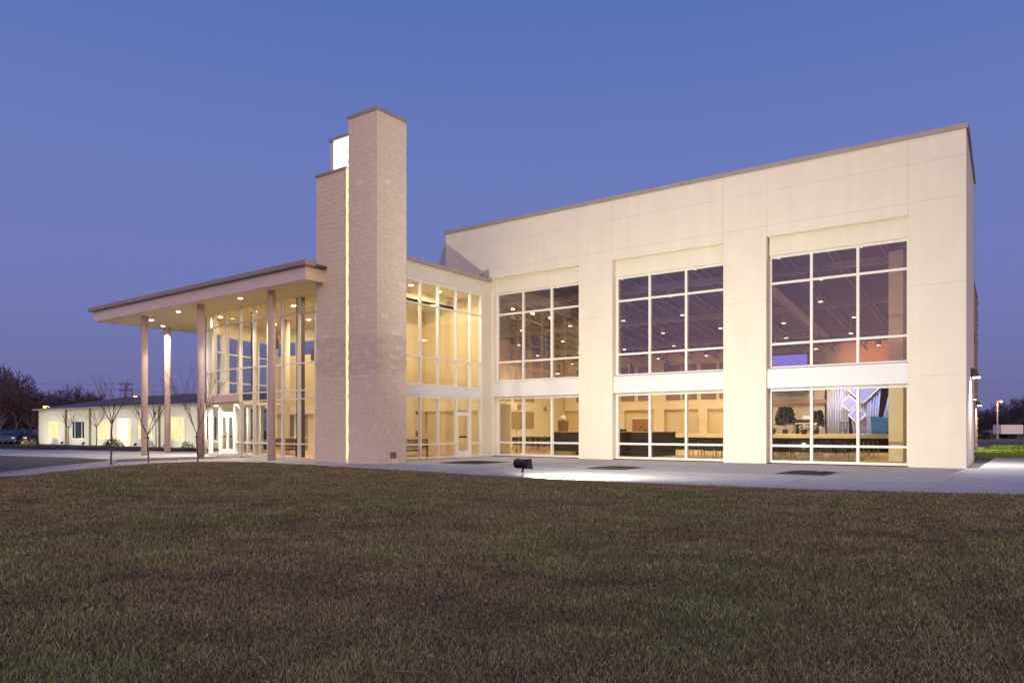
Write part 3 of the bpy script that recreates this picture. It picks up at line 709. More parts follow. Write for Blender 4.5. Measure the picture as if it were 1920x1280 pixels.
# front glazing, bowed towards the left end
fp = [(-34.9, -7.35), (-33.35, -7.95), (-31.95, -8.14), (-30.58, -8.24), (-29.4, -8.27), (-28.25, -8.28), (-27.15, -8.28), (-25.95, -8.28), (-24.75, -8.28), (-23.55, -8.28), (-22.4, -8.28)]
zs = [.02, .70, 2.80, 3.20, 4.46, 6.75, 7.74]
gf = glazing('front_glazing', lob, fp, zs, inward=(0, 1), mw=.06, depth=.11, back=.05,
             skip=[(i, j) for i in range(3) for j in range(3)], skipt=[(i, j) for i in range(3) for j in (1, 2)], skipm=(0, 1, 2))
gf.location = (28, 4, 0)
for i in range(3):
    p = fp[i]; m_ = MB().box(p[0]-.04, p[0]+.04, p[1]-.06, p[1]+.15, 3.2, 7.74); o = m_.build('mullion', M['alu'], gf)
# sill rail hidden under entry: replaced by band and soffit
en = MB()
for p, q in zip(fp[:3], fp[1:4]): en.bar((*p, 2.98), (*q, 2.98), .2, .36)
lb_(en, 'entry_band', M['column'])
lb_(MB().prism([(-36.6, -5.6), (-36.4, -6.9), (-34.9, -7.3), (-33.35, -7.9), (-31.95, -8.1), (-30.6, -8.2), (-30.6, -5.6)], 2.70, 2.80), 'entry_soffit', M['soffit'])
# entry doors recessed at y = -6.2
def leafdoor(x0, x1, y, name):
    d = MB(); s_ = .09
    d.box(x0, x0+s_, y-.03, y+.03, .02, 2.2); d.box(x1-s_, x1, y-.03, y+.03, .02, 2.2); d.box(x0+s_, x1-s_, y-.03, y+.03, 2.08, 2.2); d.box(x0+s_, x1-s_, y-.03, y+.03, .02, .3)
    o = lb_(d, name, M['white'])
    MB().box(x0+s_, x1-s_, y-.006, y+.006, .3, 2.08).build('door_glass', M['glass'], o)
    MB().box(x0+s_, x1-s_, y+.05, y+.1, .95, 1.02).build('push_bar', M['rail'], o)
    hx = x1-.06 if name == 'entrance_door' and x0 < -35 else x0+.03
    b = MB(); b.tube((hx, y-.1, .85), (hx, y-.1, 1.25), .02, n=6); b.build('door_handle', M['chrome'], o)
leafdoor(-35.42, -34.81, -6.2, 'entrance_door'); leafdoor(-34.79, -34.18, -6.2, 'entrance_door')
lb_(MB().box(-35.55, -35.43, -6.26, -6.14, 0, 2.7), 'door_post', M['white'])
lb_(MB().box(-34.17, -34.05, -6.26, -6.14, 0, 2.7), 'door_post', M['white'])
lb_(MB().box(-35.43, -34.17, -6.26, -6.14, 2.2, 2.34), 'door_head', M['white'])
lb_(MB().box(-35.43, -34.17, -6.206, -6.194, 2.34, 2.7), 'transom_pane', M['glass'])
gr_ = glazing('entry_side_glazing', lob, [(-34.05, -6.2), (-32.9, -6.2), (-31.75, -6.2), (-30.6, -6.2)], [.02, .70, 2.70], mw=.08, back=.05); gr_.location = (28, 4, 0)
gr2 = glazing('entry_return_glazing', lob, [(-30.58, -8.15), (-30.58, -7.2), (-30.58, -6.2)], [.02, .70, 2.70], mw=.08, inward=(1, 0), back=.02); gr2.location = (28, 4, 0)
gr3 = glazing('entry_left_glazing', lob, [(-36.6, -6.2), (-35.55, -6.2)], [.02, .70, 2.70], mw=.08, back=.05); gr3.location = (28, 4, 0)
lb_(MB().tube((-35.95, -6.95, 0), (-35.95, -6.95, 2.72), .17, n=20), 'entry_column', M['lightcol'], smooth=True)
# west wall: curved glazing
wp = [(-34.9, -7.35), (-36.2, -6.4), (-37.3, -5.0), (-37.9, -3.5), (-38.2, -2.0), (-38.3, -.5)]
gw = glazing('west_glazing', lob, wp, [2.81, 4.2, 5.9, 6.95], inward=(1, 0), mw=.08, back=.22); gw.location = (28, 4, 0)
for p, q in zip(wp[:-1], wp[1:]):
    lb_(MB().bar((*p, 7.35), (*q, 7.35), .2, .8), 'west_bulkhead', M['wallpale'])
gw2 = glazing('west_lower_glazing', lob, wp[1:], [.02, .7, 2.79], inward=(1, 0), mw=.08, back=.1); gw2.location = (28, 4, 0)
# back wall with openings
lb_(MB().box(-38.4, -21.36, -.5, -.3, 2.75, 6.0), 'back_wall', M['wall'])
lb_(MB().box(-38.4, -21.36, -.62, -.5, 2.35, 2.85), 'back_header', M['wallpale'])
gb = glazing('clerestory_glazing', lob, [(-38.3+2.1*k, -.4) for k in range(7)], [6.0, 6.98], mw=.07, back=.05); gb.location = (28, 4, 0)
lb_(MB().box(-25.65, -21.36, -.5, -.3, 6.0, 6.98), 'back_wall', M['wall'])
lb_(MB().box(-38.4, -21.36, -.5, -.3, 6.98, 7.75), 'back_bulkhead', M['wallpale'])
for a, b in ((-38.4, -37.7), (-35.0, -34.3), (-32.4, -31.4), (-29.2, -28.3), (-25.0, -21.36)):
    lb_(MB().box(a, b, -.5, -.3, 0, 2.75), 'back_wall_pier', M['wall'])
for a, b in ((-37.7, -35.0), (-34.3, -32.4), (-31.4, -29.2)):
    x = glazing('inner_window', lob, [(a, -.4), ((a+b)/2, -.4), (b, -.4)], [.02, .9, 2.75], mw=.09, back=.03); x.location = (28, 4, 0)
lb_(MB().box(-41.9, -21.36, 2.2, 2.3, 0, 2.75), 'corridor_wall', M['wall'])
for xx in (-36.6, -33.4, -30.4): lb_(MB().box(xx, xx+1.3, 2.15, 2.199, 0, 2.3), 'corridor_door', M['walldark'])
lb_(MB().box(-41.9, -21.3, -.29, 2.3, 2.76, 2.85), 'corridor_ceiling', M['wallpale'])
# lobby floor, ceiling, roof
lb_(MB().prism([(-36.3, -6.2), (-30.6, -6.2), (-30.6, -8.2), (-21.2, -8.2), (-21.2, 2.3), (-38.2, 2.3), (-38.2, -2), (-37.2, -5)], -.05, .012), 'lobby_floor', M['carpet'])
lb_(MB().prism([(-34.9, -7.3), (-30.6, -8.2), (-23.3, -8.2), (-23.3, -.3), (-38.3, -.3), (-38.1, -2), (-37.2, -5)], 7.75, 7.9), 'lobby_ceiling', M['wallpale'])
lb_(MB().box(-23.3, -21.34, -8.2, -.01, 8.25, 8.4), 'side_ceiling', M['wallpale'])
lb_(MB().box(-23.4, -23.3, -8.2, -.3, 7.76, 9.0), 'ceiling_upstand', M['wallpale'])
lb_(MB().box(-23.3, -21.34, -.3, -.01, 2.9, 8.25), 'side_end_wall', M['wallpale'])
lb_(MB().box(-23.39, -21.31, -8.2, -.01, 8.85, 8.98), 'lobby_roof', M['roof'])
lb_(MB().box(-27.0, -26.72, -7.6, -7.32, .012, 7.75), 'bronze_column', M['darkcol'])
lb_(MB().box(-32.8, -32.6, -6.1, -5.9, 2.81, 7.75), 'bronze_column', M['darkcol'])
for x, y in ((-33.5, -3.2), (-30.2, -3.2)):
    lb_(MB().tube((x, y, .012), (x, y, 7.75), .17, n=16), 'interior_column', M['lightcol'], smooth=True)
# wall picture and notices on the side view
# a wall along x = -25 facing the side glass
lb_(MB().box(-25.3, -25.1, -5.4, -.51, .012, 7.75), 'inner_partition', M['wall'])
for k in range(6): lb_(MB().box(-25.099, -25.06, -4.4+.45*k, -4.36+.45*k, 1.92, 1.97), 'coat_hook', M['rail'])
lb_(MB().box(-25.099, -25.08, -1.3, -1.15, 2.2, 2.35), 'wall_switch', M['rail'])
lb_(MB().box(-25.099, -25.08, -1.3, -1.1, 1.0, 1.3), 'wall_notice', M['endwall'])
# lights of the lobby
def downlight(loc, label, group, e, r=.11, col=(1, .80, .50), cone=0):
    t = thing('recessed_downlight', label, 'lamp', loc, group=group)
    MB().lathe([(r, -.008), (r+.035, -.012), (r+.04, -.002), (r, -.002)], n=16).build('trim_ring', M['white'], t)
    MB().lathe([(r-.02, -.03), (r, -.018), (r, -.013)], n=16).build('lens', M['lamp'], t)
    if e and cone: spot('downlight_glow', (0, 0, -.06), (0, 0, -1), e*3.2, col, R(cone), .3, r*.8, t)
    elif e: areadown('downlight_glow', (0, 0, -.05), r*2, e, col, t)
    return t
for x in (-35.5, -32.3, -29, -25.8):
    for y in (-6.2, -2.6):
        downlight((x, y, 7.75), 'round recessed downlight in the lobby ceiling behind the glass front', 'downlights in the lobby ceiling', 74)
for y in (-6.7, -4.7, -2.7):
    downlight((-22.2, y, 8.25), 'round recessed downlight in the high ceiling behind the lobby side glass', 'downlights behind the side glass', 80)
for x in (-37, -33.4, -30, -26.7): downlight((x, 1.1, 2.76), 'round recessed downlight in the low corridor behind the lobby', 'downlights in the corridor', 26)
for x, y in ((-34.8, -6.9), (-32.5, -7.2)):
    downlight((x, y, 2.70), 'bright recessed downlight above the entrance doors', 'downlights above the entrance doors', 95, col=(1, .92, .75))
# benches
def bench(label, loc, rz):
    t = thing('wooden_bench', label, 'bench', loc, rz, 'slatted wooden benches in the lobby')
    Lh = .85
    for x in (-Lh, Lh):
        MB().box(x-.035, x+.035, .18, .25, 0, .92).build('rear_post', M['benchwood'], t)
        MB().box(x-.035, x+.035, -.28, -.21, 0, .62).build('front_leg', M['benchwood'], t)
        MB().box(x-.04, x+.04, -.3, .18, .62, .66).build('armrest', M['benchwood'], t)
    for k in range(5): MB().box(-Lh+.04, Lh-.04, -.28+k*.095, -.28+k*.095+.075, .42, .445).build('seat_slat', M['benchwood'], t)
    MB().box(-Lh+.036, Lh-.036, .19, .24, .84, .92).build('top_rail', M['benchwood'], t)
    MB().box(-Lh+.036, Lh-.036, .19, .24, .50, .56).build('lower_rail', M['benchwood'], t)
    for k in range(15):
        x = -Lh+.1+k*(2*Lh-.2)/14; MB().box(x-.025, x+.025, .2, .225, .56, .84).build('back_slat', M['benchwood'], t)
    MB().box(-Lh+.036, Lh-.036, -.27, -.24, .34, .42).build('apron', M['benchwood'], t)
    MB().box(-Lh+.036, Lh-.036, -.05, -.01, .12, .16).build('stretcher', M['benchwood'], t)
    return t
bench('slatted wooden bench behind the side glass right of the stone tower', (-21.75, -5.15, .012), R(-90))
bench('slatted wooden bench behind the front glass crossed by the nearest canopy column', (-28.1, -7.2, .012), R(180))
bench('slatted wooden bench set end-on between the bronze column and the long bench', (-26.3, -5.3, .012), R(-90))
bench('slatted wooden bench at the front glass beside the left slab of the tower', (-24.1, -6.9, .012), R(165))
plant('potted_tree', (-26.6, -4.0, .012), 1.9, .42, 'dark leafy potted tree behind the lobby glass next to the tower', nleaf=1000)
def lantern(loc, label):
    t = thing('hanging_lantern', label, 'lantern', loc, group='dark lanterns hanging in the lobby')
    b = MB(); b.lathe([(.18, 0), (.2, .05), (.2, .5), (.14, .62), (.05, .7)], n=12); b.build('lantern_body', M['darkcol'], t)
    MB().tube((0, 0, .7), (0, 0, 7.75-loc[2]), .012, n=4).build('chain', M['black'], t)
lantern((-31.5, -5.5, 5.75), 'dark hanging lantern seen in the upper left of the lobby glass')
lantern((-29.6, -4.4, 5.1), 'dark hanging lantern just left of the nearest canopy column')
wr = thing('branch_chandelier', 'dark twiggy branch chandelier hanging under the lobby ceiling', 'chandelier', (-27.5, -4.5, 6.6))
b = MB()
for k in range(46):
    a = random.uniform(0, 6.28); r_ = random.uniform(.3, 2.4); p = Vector((r_*math.cos(a), r_*math.sin(a)*.8, random.uniform(-.25, .25)))
    q = p+Vector((random.uniform(-.6, .6), random.uniform(-.6, .6), random.uniform(-.3, .3))); b.tube(p, q, .014, .006, 4)
    if k % 2: b.tube(q, q+Vector((random.uniform(-.3, .3), random.uniform(-.3, .3), random.uniform(-.3, .2))), .007, .004, 3)
b.build('branches', M['darkcol'], wr); MB().tube((0, 0, 0), (0, 0, 1.15), .015, n=4).build('hanger', M['black'], wr)

# ------------------------------------------------------------------ canopy
can = thing('entrance_canopy', 'broad flat entrance canopy with pinkish fascia on four tall round columns', 'canopy', (-32, -9, 0))
def cb(mb, name, m, **k):
    o = mb.build(name, m, can, **k); o.location = (32, 9, 0); return o
def slope(mb):      # the roof falls slightly to the left
    mb.v = [(x, y, z+(x+22.5)*.0105) for x, y, z in mb.v]; return mb
x0, x1, yf, yb = -40.75, -22.5, -10.65, -1.0
cb(slope(MB().prism([(x0+.05, yf+.05), (x1-.05, yf+.05), (x1-.05, -8.4), (-34.9, -7.5), (-37.4, -5.1), (-38.4, -2), (-38.5, yb), (x0+.05, yb)], 7.60, 7.70)), 'soffit', M['soffit'])
for a, b in ((x0, -34.7), (-34.69, -28.6), (-28.59, x1)):
    cb(slope(MB().box(a, b, yf, yf+.06, 7.58, 8.12)), 'fascia_panel', M['fascia'])
cb(slope(MB().box(x1-.06, x1, yf+.062, -8.3, 7.58, 8.12)), 'return_fascia', M['soffit'])
cb(slope(MB().box(x1-.10, x1+.012, yf-.012, yf+.08, 7.57, 8.12)), 'corner_trim', M['fascia'])
cb(slope(MB().box(x0, x0+.06, yf+.062, yb, 7.58, 8.12)), 'left_fascia', M['fascia'])
cb(slope(MB().box(x0-.28, x1+.22, yf-.2, yf+.35, 8.14, 8.33)), 'gutter', M['coping'], bevel=.015)
cb(slope(MB().box(x0-.28, x0+.3, yf+.352, yb, 8.14, 8.32)), 'side_gutter', M['coping'])
cb(slope(MB().prism([(x0+.31, yf+.352), (x1+.2, yf+.352), (x1+.2, -8.35), (-23.5, -8.35), (-23.5, yb), (x0+.31, yb)], 8.14, 8.24)), 'roof_sheet', M['roof'])
for x, y, lab in ((-25.85, -9.85, None), (-31.45, -9.85, None), (-36.9, -9.8, None), (-39.9, -6.85, None)):
    zt = 7.6+(x+22.5)*.0105
    cb(MB().tube((x, y, 0), (x, y, zt), .17, n=28), 'column', M['column'], smooth=True)
for x, y in ((-37.8, -8.94), (-34.1, -9.5), (-39.4, -7.4), (-28.35, -9.75), (-36.9, -8.0)):
    if (x, y) == (-36.9, -8.0): continue
    zt = 7.6+(x+22.5)*.0105
    downlight((x, y, zt-.001), 'round recessed canopy downlight '+{-37.8: 'just right of the slim left front column', -34.1: 'midway between the two left front columns', -39.4: 'nearest the short rear column', -28.35: 'between the two right-hand columns'}[x], 'downlights in the canopy soffit', 150, r=.10, col=(1, .80, .58), cone=118)
ppl = None

# ------------------------------------------------------------------ stone tower
tw = thing('stone_tower', 'tall split-face stone tower of two slabs with a glowing slot between', 'tower', (-21, -9, 0))
def tb_(mb, name, m, **k):
    o = mb.build(name, m, tw, **k); o.location = (21, 9, 0); return o
def veneer(x0, x1, y0, y1, H, name):
    """blocks over the four faces of a slab, each its own depth and tone"""
    V = []; F = []; tones = []
    ch = .2; rows = int(H/ch)+1
    for (ax, ay, bx, by, nx, ny) in ((x0, y0, x1, y0, 0, -1), (x1, y0, x1, y1, 1, 0), (x1, y1, x0, y1, 0, 1), (x0, y1, x0, y0, -1, 0)):
        Lf = math.hypot(bx-ax, by-ay); dx, dy = (bx-ax)/Lf, (by-ay)/Lf
        for r_ in range(rows):
            z0 = r_*ch; z1 = min(z0+ch-.002, H)
            if z1 <= z0: continue
            s_ = -(r_ % 2)*.2
            while s_ < Lf:
                a, b = max(0, s_), min(Lf, s_+.4-.002); s_ += .4
                if b-a < .02: continue
                pr = random.uniform(.004, .010); q = [random.uniform(0, .007) for _ in range(4)]
                if a == 0: a -= random.uniform(0, .035)
                if b == Lf: b += random.uniform(0, .014)
                n = len(V)
                for (s, z, e) in ((a, z0, None), (b, z0, None), (b, z1, None), (a, z1, None)):
                    V.append((ax+dx*s-nx*.0, ay+dy*s-ny*.0, z))
                for (s, z, e) in ((a+.002, z0+.002, q[0]), (b-.002, z0+.002, q[1]), (b-.002, z1-.002, q[2]), (a+.002, z1-.002, q[3])):
                    V.append((ax+dx*s+nx*(pr+e), ay+dy*s+ny*(pr+e), z))
                cx, cy = (a+b)/2, (z0+z1)/2
                m_ = ((a+b)/2*.5+.25*(n % 3), z)
                F += [(n+4, n+5, n+6, n+7), (n, n+1, n+5, n+4), (n+1, n+2, n+6, n+5), (n+2, n+3, n+7, n+6), (n+3, n, n+4, n+7)]
                tn = random.uniform(.98, 1.02)
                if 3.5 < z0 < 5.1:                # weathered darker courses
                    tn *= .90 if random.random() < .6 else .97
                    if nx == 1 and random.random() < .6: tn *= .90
                if random.random() < .02: tn *= 1.12
                tones += [tn]*8
    me = bpy.data.meshes.new(name); me.from_pydata(V, [], F)
    at = me.color_attributes.new('tone', 'FLOAT_COLOR', 'POINT')
    at.data.foreach_set('color', np.repeat(np.array(tones, np.float32), 4))
    me.materials.append(M['stone']); bm_fix(me)
    o = bpy.data.objects.new(name, me); C.objects.link(o); o.parent = tw; o.location = (21, 9, 0); o['kind'] = 'stuff'
    return o
# right slab
tb_(MB().box(-20.79, -19.17, -9.82, -8.21, 0, 14.0), 'right_slab', M['mortar'])
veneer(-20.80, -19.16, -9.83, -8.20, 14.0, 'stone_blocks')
tb_(MB().box(-20.86, -19.1, -9.89, -8.14, 14.0, 14.12), 'coping', M['coping'])
# left slab, a little behind the right one
tb_(MB().box(-22.97, -21.10, -9.67, -8.34, 0, 12.1), 'left_slab', M['mortar'])
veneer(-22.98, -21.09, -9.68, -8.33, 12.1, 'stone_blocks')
tb_(MB().box(-23.04, -21.05, -9.74, -8.28, 12.1, 12.2), 'coping', M['coping'])
# lit glass shaft in the slot and lantern box above the left slab
sh = MB().box(-21.085, -20.83, -9.50, -9.45, .05, 12.2); tb_(sh, 'slot_glass', M['shaft'])
tb_(MB().box(-21.14, -21.085, -9.72, -9.5, .03, 12.1), 'slot_frame', M['soffit'])
tb_(MB().box(-21.085, -20.83, -9.45, -8.3, .0, 12.2), 'slot_core', M['alu'])
tb_(MB().box(-22.50, -20.85, -9.15, -9.12, 12.25, 13.72), 'lantern_front', M['lantern'])
tb_(MB().box(-22.70, -22.51, -9.16, -8.4, 12.2, 13.72), 'lantern_side', M['fascia'])
tb_(MB().box(-22.5, -20.85, -9.1, -8.4, 12.2, 13.7), 'lantern_core', M['fascia'])
tb_(MB().box(-22.76, -20.85, -9.22, -8.35, 13.73, 13.84), 'lantern_cap', M['coping'])
tb_(MB().box(-22.5, -20.85, -9.18, -9.1, 12.2, 12.25), 'lantern_sill', M['soffit'])
vt = MB(); vt.box(-19.14, -19.12, -9.12, -8.80, .22, .46)
v_ = tb_(vt, 'vent_grille', M['vent'])
for k in range(6): MB().box(-19.12, -19.105, -9.11, -8.81, .24+k*.036, .26+k*.036).build('louvre', M['vent'], v_)
l_ = bpy.data.lights.new('slot_glow', 'AREA'); l_.shape = 'RECTANGLE'; l_.size = .10; l_.size_y = 12; l_.energy = 30; l_.color = (1, .72, .35)
lo_ = bpy.data.objects.new('slot_glow', l_); C.objects.link(lo_); lo_.parent = tw; lo_.location = (-20.88+21, -9.62+9, 6.2)
lo_.rotation_euler = Vector((-1, -.55, 0)).to_track_quat('-Z', 'Y').to_euler()

# ------------------------------------------------------------------ annex
ax = thing('annex_building', 'long low cream building with metal roof and lit windows at left', 'building', (-60, 5, 0))
def ab(mb, name, m, **k):
    o = mb.build(name, m, ax, **k); o.location = (60, -5, 0); return o
ab(MB().box(-74.8, -42, .03, .3, 0, 3.22), 'wall', M['siding'])
for k in range(16):      # lap boards
    b = MB(); z = k*.2
    b.add([(-74.8, .03, z), (-42, .03, z), (-42, -.0, z), (-74.8, -.0, z), (-74.8, .03, z+.2), (-42, .03, z+.2), (-42, .018, z+.2), (-74.8, .018, z+.2)], [(3,2,1,0),(4,5,6,7),(0,1,5,4),(1,2,6,5),(2,3,7,6),(3,0,4,7)])
    b.v = [(x, y-.005-(.02 if z_ < z+.1 and y < .01 else 0), z_) for x, y, z_ in b.v]
    ab(b, 'siding_board', M['siding'])
ab(MB().box(-75.0, -74.8, 0, 16, 0, 3.22), 'end_wall', M['endwall'])
ab(MB().prismx([(-.35, 3.3), (8, 4.75), (16.35, 3.3), (16.35, 3.2), (-.35, 3.2)], -75.2, -40), 'roof', M['roof'])
ab(MB().box(-75.22, -40, -.42, -.352, 3.20, 3.32), 'gutter', M['coping'])
for x in (-69.07, -64.54, -53.27): ab(MB().box(x-.09, x+.09, -.12, -.01, 0, 3.2), 'downspout', M['sidingedge'])
def awin(x0, x1, z0, z1, m, name='window'):
    w = ab(MB().box(x0-.09, x1+.09, -.05, -.008, z0-.09, z1+.09), name, M['white'])
    MB().box(x0, x1, -.06, -.051, z0, z1).build('pane', m, w)
    xm = x0+(x1-x0)*.22; xn = x0+(x1-x0)*.82
    for q in (xm, xn): MB().box(q-.04, q+.04, -.075, -.061, z0, z1).build('mullion', M['white'], w)
    return w
awin(-72.5, -70.5, .64, 2.1, M['litpane']); awin(-67.8, -65.6, .64, 2.1, M['dimpane']); awin(-63.0, -61.1, .64, 2.2, M['litpane'])
awin(-56.4, -54.4, .64, 2.2, M['litpane']); awin(-52.2, -49.8, .64, 2.3, M['litpane']); awin(-47.2, -45.6, .64, 2.3, M['dimpane'])
w = ab(MB().box(-59.9, -57.5, -.05, -.008, 0, 2.4), 'doorway', M['white'])
MB().box(-59.75, -58.0, -.06, -.051, .03, 2.28).build('lit_opening', M['litdoor'], w); MB().box(-57.95, -57.6, -.06, -.051, .03, 2.28).build('sidelight', M['litpane'], w)
ab(MB().box(-54.0, -53.8, -.12, -.01, 2.55, 2.75), 'alarm_box', M['black'])
def landlight(x, y, label, e=60):
    t = thing('landscape_spotlight', label, 'lamp', (x, y, .05), group='landscape spotlights in the annex bed')
    MB().tube((0, 0, 0), (0, 0, .22), .02, n=6).build('stake', M['black'], t)
    MB().tube((0, -.08, .22), (0, .1, .32), .07, .09, 10).build('hood', M['black'], t)
    MB().tube((0, .101, .321), (0, .103, .322), .075, n=10).build('lens', M['floodlens'], t)
    spot('landscape_beam', (0, .14, .34), (0, 3.2, 1.5), e, (1, .98, .78), R(150), .8, .1, t)
for x, nth_ in zip((-73, -70.6, -66.7, -62.2, -58.5, -54.6, -50.6, -46.6), 'first second third fourth fifth sixth seventh eighth'.split()): landlight(x, -3.3, 'small ground spotlight shining on the annex wall, %s from the left' % nth_, 180)

# shrubs along the annex
def shrub(loc, r, h, label, m=None, n=500, group='small shrubs before the annex'):
    b = MB()
    for k in range(n):
        a = random.uniform(0, 6.28); ph = math.acos(random.uniform(0, 1)); q = r*random.uniform(.55, 1)**.5*(1+.18*math.sin(3*a+loc[0]))
        c = Vector((q*math.sin(ph)*math.cos(a), q*math.sin(ph)*math.sin(a), h*math.cos(ph)*random.uniform(.4, 1)))
        d = Vector((random.uniform(-1,1), random.uniform(-1,1), random.uniform(-.3,1))).normalized(); s_ = d.cross(Vector((random.random(), 1, random.random()))).normalized()
        l = r*.16; b.add([tuple(c), tuple(c+d*l*.5+s_*l*.4), tuple(c+d*l), tuple(c+d*l*.5-s_*l*.4)], [(0,1,2,3)])
    o = b.build('shrub', m or M['bush'], label=label, cat='shrub', group=group); o.location = loc
    return o
shrub((-70.9, -2, .05), .3, .65, 'small dry shrub left of the annex downspout', M['dry']); shrub((-70.1, -2.2, .05), .35, .6, 'dark shrub under the first annex tree')
shrub((-72.4, -2, .05), .4, .5, 'reddish dry shrub at the far left corner of the annex', M['dry'])
shrub((-56.3, -2.2, .05), .62, .75, 'low dark shrub right of the lit annex doorway'); shrub((-55.2, -2.3, .05), .55, .65, 'low dark shrub beside the first canopy column')
shrub((-51.2, -2, .05), .4, .8, 'small dark shrub between the second and third canopy columns'); shrub((-45.7, -2.2, .05), .45, .6, 'small leafy shrub left of the entrance column', M['leaf'])

# ------------------------------------------------------------------ trees
def grow(segs, p, d, L_, r, lev, up=.0, spread=.6, nb=(2, 3), wob=.15, minr=.004):
    if lev == 0 or L_ < .05: return
    q = p; dd = d.copy(); steps = 3
    for s in range(steps):
        dd = (dd+Vector((random.uniform(-wob, wob), random.uniform(-wob, wob), random.uniform(-wob, wob)+up))).normalized()
        q2 = q+dd*L_/steps; ra = r*(1-.35*s/steps); rb = r*(1-.35*(s+1)/steps); segs.append((q, q2, max(ra, minr), max(rb, minr), lev)); q = q2
        if s < steps-1 and random.random() < .45 and lev > 1:
            a = random.uniform(0, 6.28); e = Vector((math.cos(a), math.sin(a), .2)); nd = (dd+e*spread).normalized()
            grow(segs, q, nd, L_*random.uniform(.4, .65), r*.45, lev-1, up, spread, nb, wob, minr)
    k = random.randint(*nb); a0 = random.uniform(0, 6.28)
    for i in range(k):
        a = a0+i*2*math.pi/k+random.uniform(-.5, .5); u = dd.cross(Vector((.3, .1, 1))).normalized(); v = dd.cross(u)
        nd = (dd+(u*math.cos(a)+v*math.sin(a))*spread*random.uniform(.6, 1.2)).normalized()
        grow(segs, q, nd, L_*random.uniform(.62, .85), r*.62, lev-1, up, spread, nb, wob, minr)
def segmesh(mb, segs, n=4):
    for p, q, a, b, l in segs: mb.tube(p, q, a, b, n if l > 2 else 3, caps=False)
def young_tree(loc, fork, total, lean, label, seed, group='young bare trees at the lawn edge', nbr=4, spread=.5, knot=True):
    random.seed(seed)
    t = thing('young_tree', label, 'tree', loc, group=group)
    b = MB(); p = Vector((0, 0, -.02)); pts_ = []
    for k in range(5):
        z = fork*(k+1)/5; q = Vector((lean*(k+1)/5+random.uniform(-.02, .02), random.uniform(-.02, .02), z)); b.tube(p, q, .038-.002*k, .036-.002*k, 8, caps=False); p = q
    b.build('trunk', M['bark'], t, smooth=True)
    if knot:
        kb_ = MB(); zk = fork*.92 if fork < 1.5 else .95
        kb_.ball((lean*zk/fork, 0, zk), .055, 8)
        for a in range(5): kb_.tube((lean*zk/fork, 0, zk), (lean*zk/fork+.13*math.cos(a*1.3), .13*math.sin(a*1.3), zk-.02), .012, .004, 4)
        kb_.build('burlap_tie', M['pot'], t)
    segs = []; a0 = random.uniform(0, 6)
    for i in range(nbr):
        a = a0+i*2*math.pi/nbr; nd = Vector((math.cos(a)*spread, math.sin(a)*spread, 1)).normalized()
        grow(segs, p, nd, (total-fork)*.42, .022, 4, .07, .42, (2, 2), .09, .0035)
    c = MB(); segmesh(c, segs); c.build('crown', M['bark'], t)
    return t
young_tree((-27.0, -16.3, .03), 1.55, 3.25, .05, 'bare young tree left of the first canopy column, its fork high', 11, nbr=4)
young_tree((-28.0, -14.3, .03), 1.1, 3.2, -.08, 'bare young tree standing just left of the slim front canopy column', 12, nbr=4, spread=.6)
young_tree((-26.2, -13.2, .03), 1.15, 3.75, -.06, 'bare young tree in front of the third canopy column', 23, nbr=4)
G2 = 'small bare trees in the annex bed'
young_tree((-67.6, -3.5, .05), 1.6, 2.7, 0, 'small bare round-headed tree in front of the far left annex window', 21, G2, 6, .9, False)
young_tree((-55.9, -3.5, .05), 1.5, 2.9, 0, 'small bare tree in front of the lit annex doorway', 22, G2, 5, .8, False)
young_tree((-59.6, -3.9, .05), 1.4, 2.8, 0, 'thin bare tree before the second lit annex window', 28, G2, 5, .8, False)
young_tree((-47.4, -3.5, .05), 1.8, 3.4, 0, 'small bare tree behind the third canopy column', 24, G2, 5, .7, False)
def far_tree(seed, H):
    random.seed(seed); segs = []
    grow(segs, Vector((0, 0, 0)), Vector((0, 0, 1)), H*.26, H*.018, 7, .02, .62, (2, 3), .16, .028)
    tr = [s for s in segs if s[4] >= 6]; cr = [s for s in segs if s[4] < 6]
    a = MB(); segmesh(a, tr, 5); c = MB(); segmesh(c, cr, 3)
    ma = a.mesh('far_trunk'); mc = c.mesh('far_crown'); ma.materials.append(M['farbark']); mc.materials.append(M['farbark'])
    return ma, mc
variants = [far_tree(100+k, 12) for k in range(5)]
def put_far(x, y, s, k, label, group):
    t = thing('bare_tree', label, 'tree', (x, y, -.05), random.uniform(0, 6.28), group)
    t.scale = (s*random.uniform(.9, 1.15), s*random.uniform(.9, 1.15), s)
    inst(variants[k % 5][0], 'trunk', t); inst(variants[k % 5][1], 'crown', t)
CY_, SY_ = math.cos(R(YAW)), math.sin(R(YAW))
def at(px, Z):      # bearing of the photograph's column px at depth Z metres -> plan position
    Xc = (px-960)/1377*Z; return (2.11+Xc*CY_-Z*SY_, -30.27+Xc*SY_+Z*CY_)
random.seed(5)
GL = 'bare trees of the wood at left'
TL = [(-40,105,1.15),(-10,110,1.1),(8,98,1.2),(22,106,1.0),(-60,95,1.2),(36,112,.82),(50,115,.80),(64,112,.85),(76,118,.78),(30,125,.85),(0,125,1.15),(55,130,.85),(90,125,.78),
        (-25,120,1.15),(45,100,.65),(15,130,1.1),(70,105,.68),(-80,110,1.2),(-100,100,1.2),(-5,92,.95),(28,92,.75),(60,94,.6)]
for i, (px, Z, s) in enumerate(TL):
    x, y = at(px, Z); put_far(x, y, s*.9, i, ('large dark bare tree of the wood at left, %s from the left' if px < 40 else 'lower dark bare tree by the annex corner, %s from the left of the wood') % ORD[sorted(q[0]+q[1]*1e-4 for q in TL).index(px+Z*1e-4)], GL)
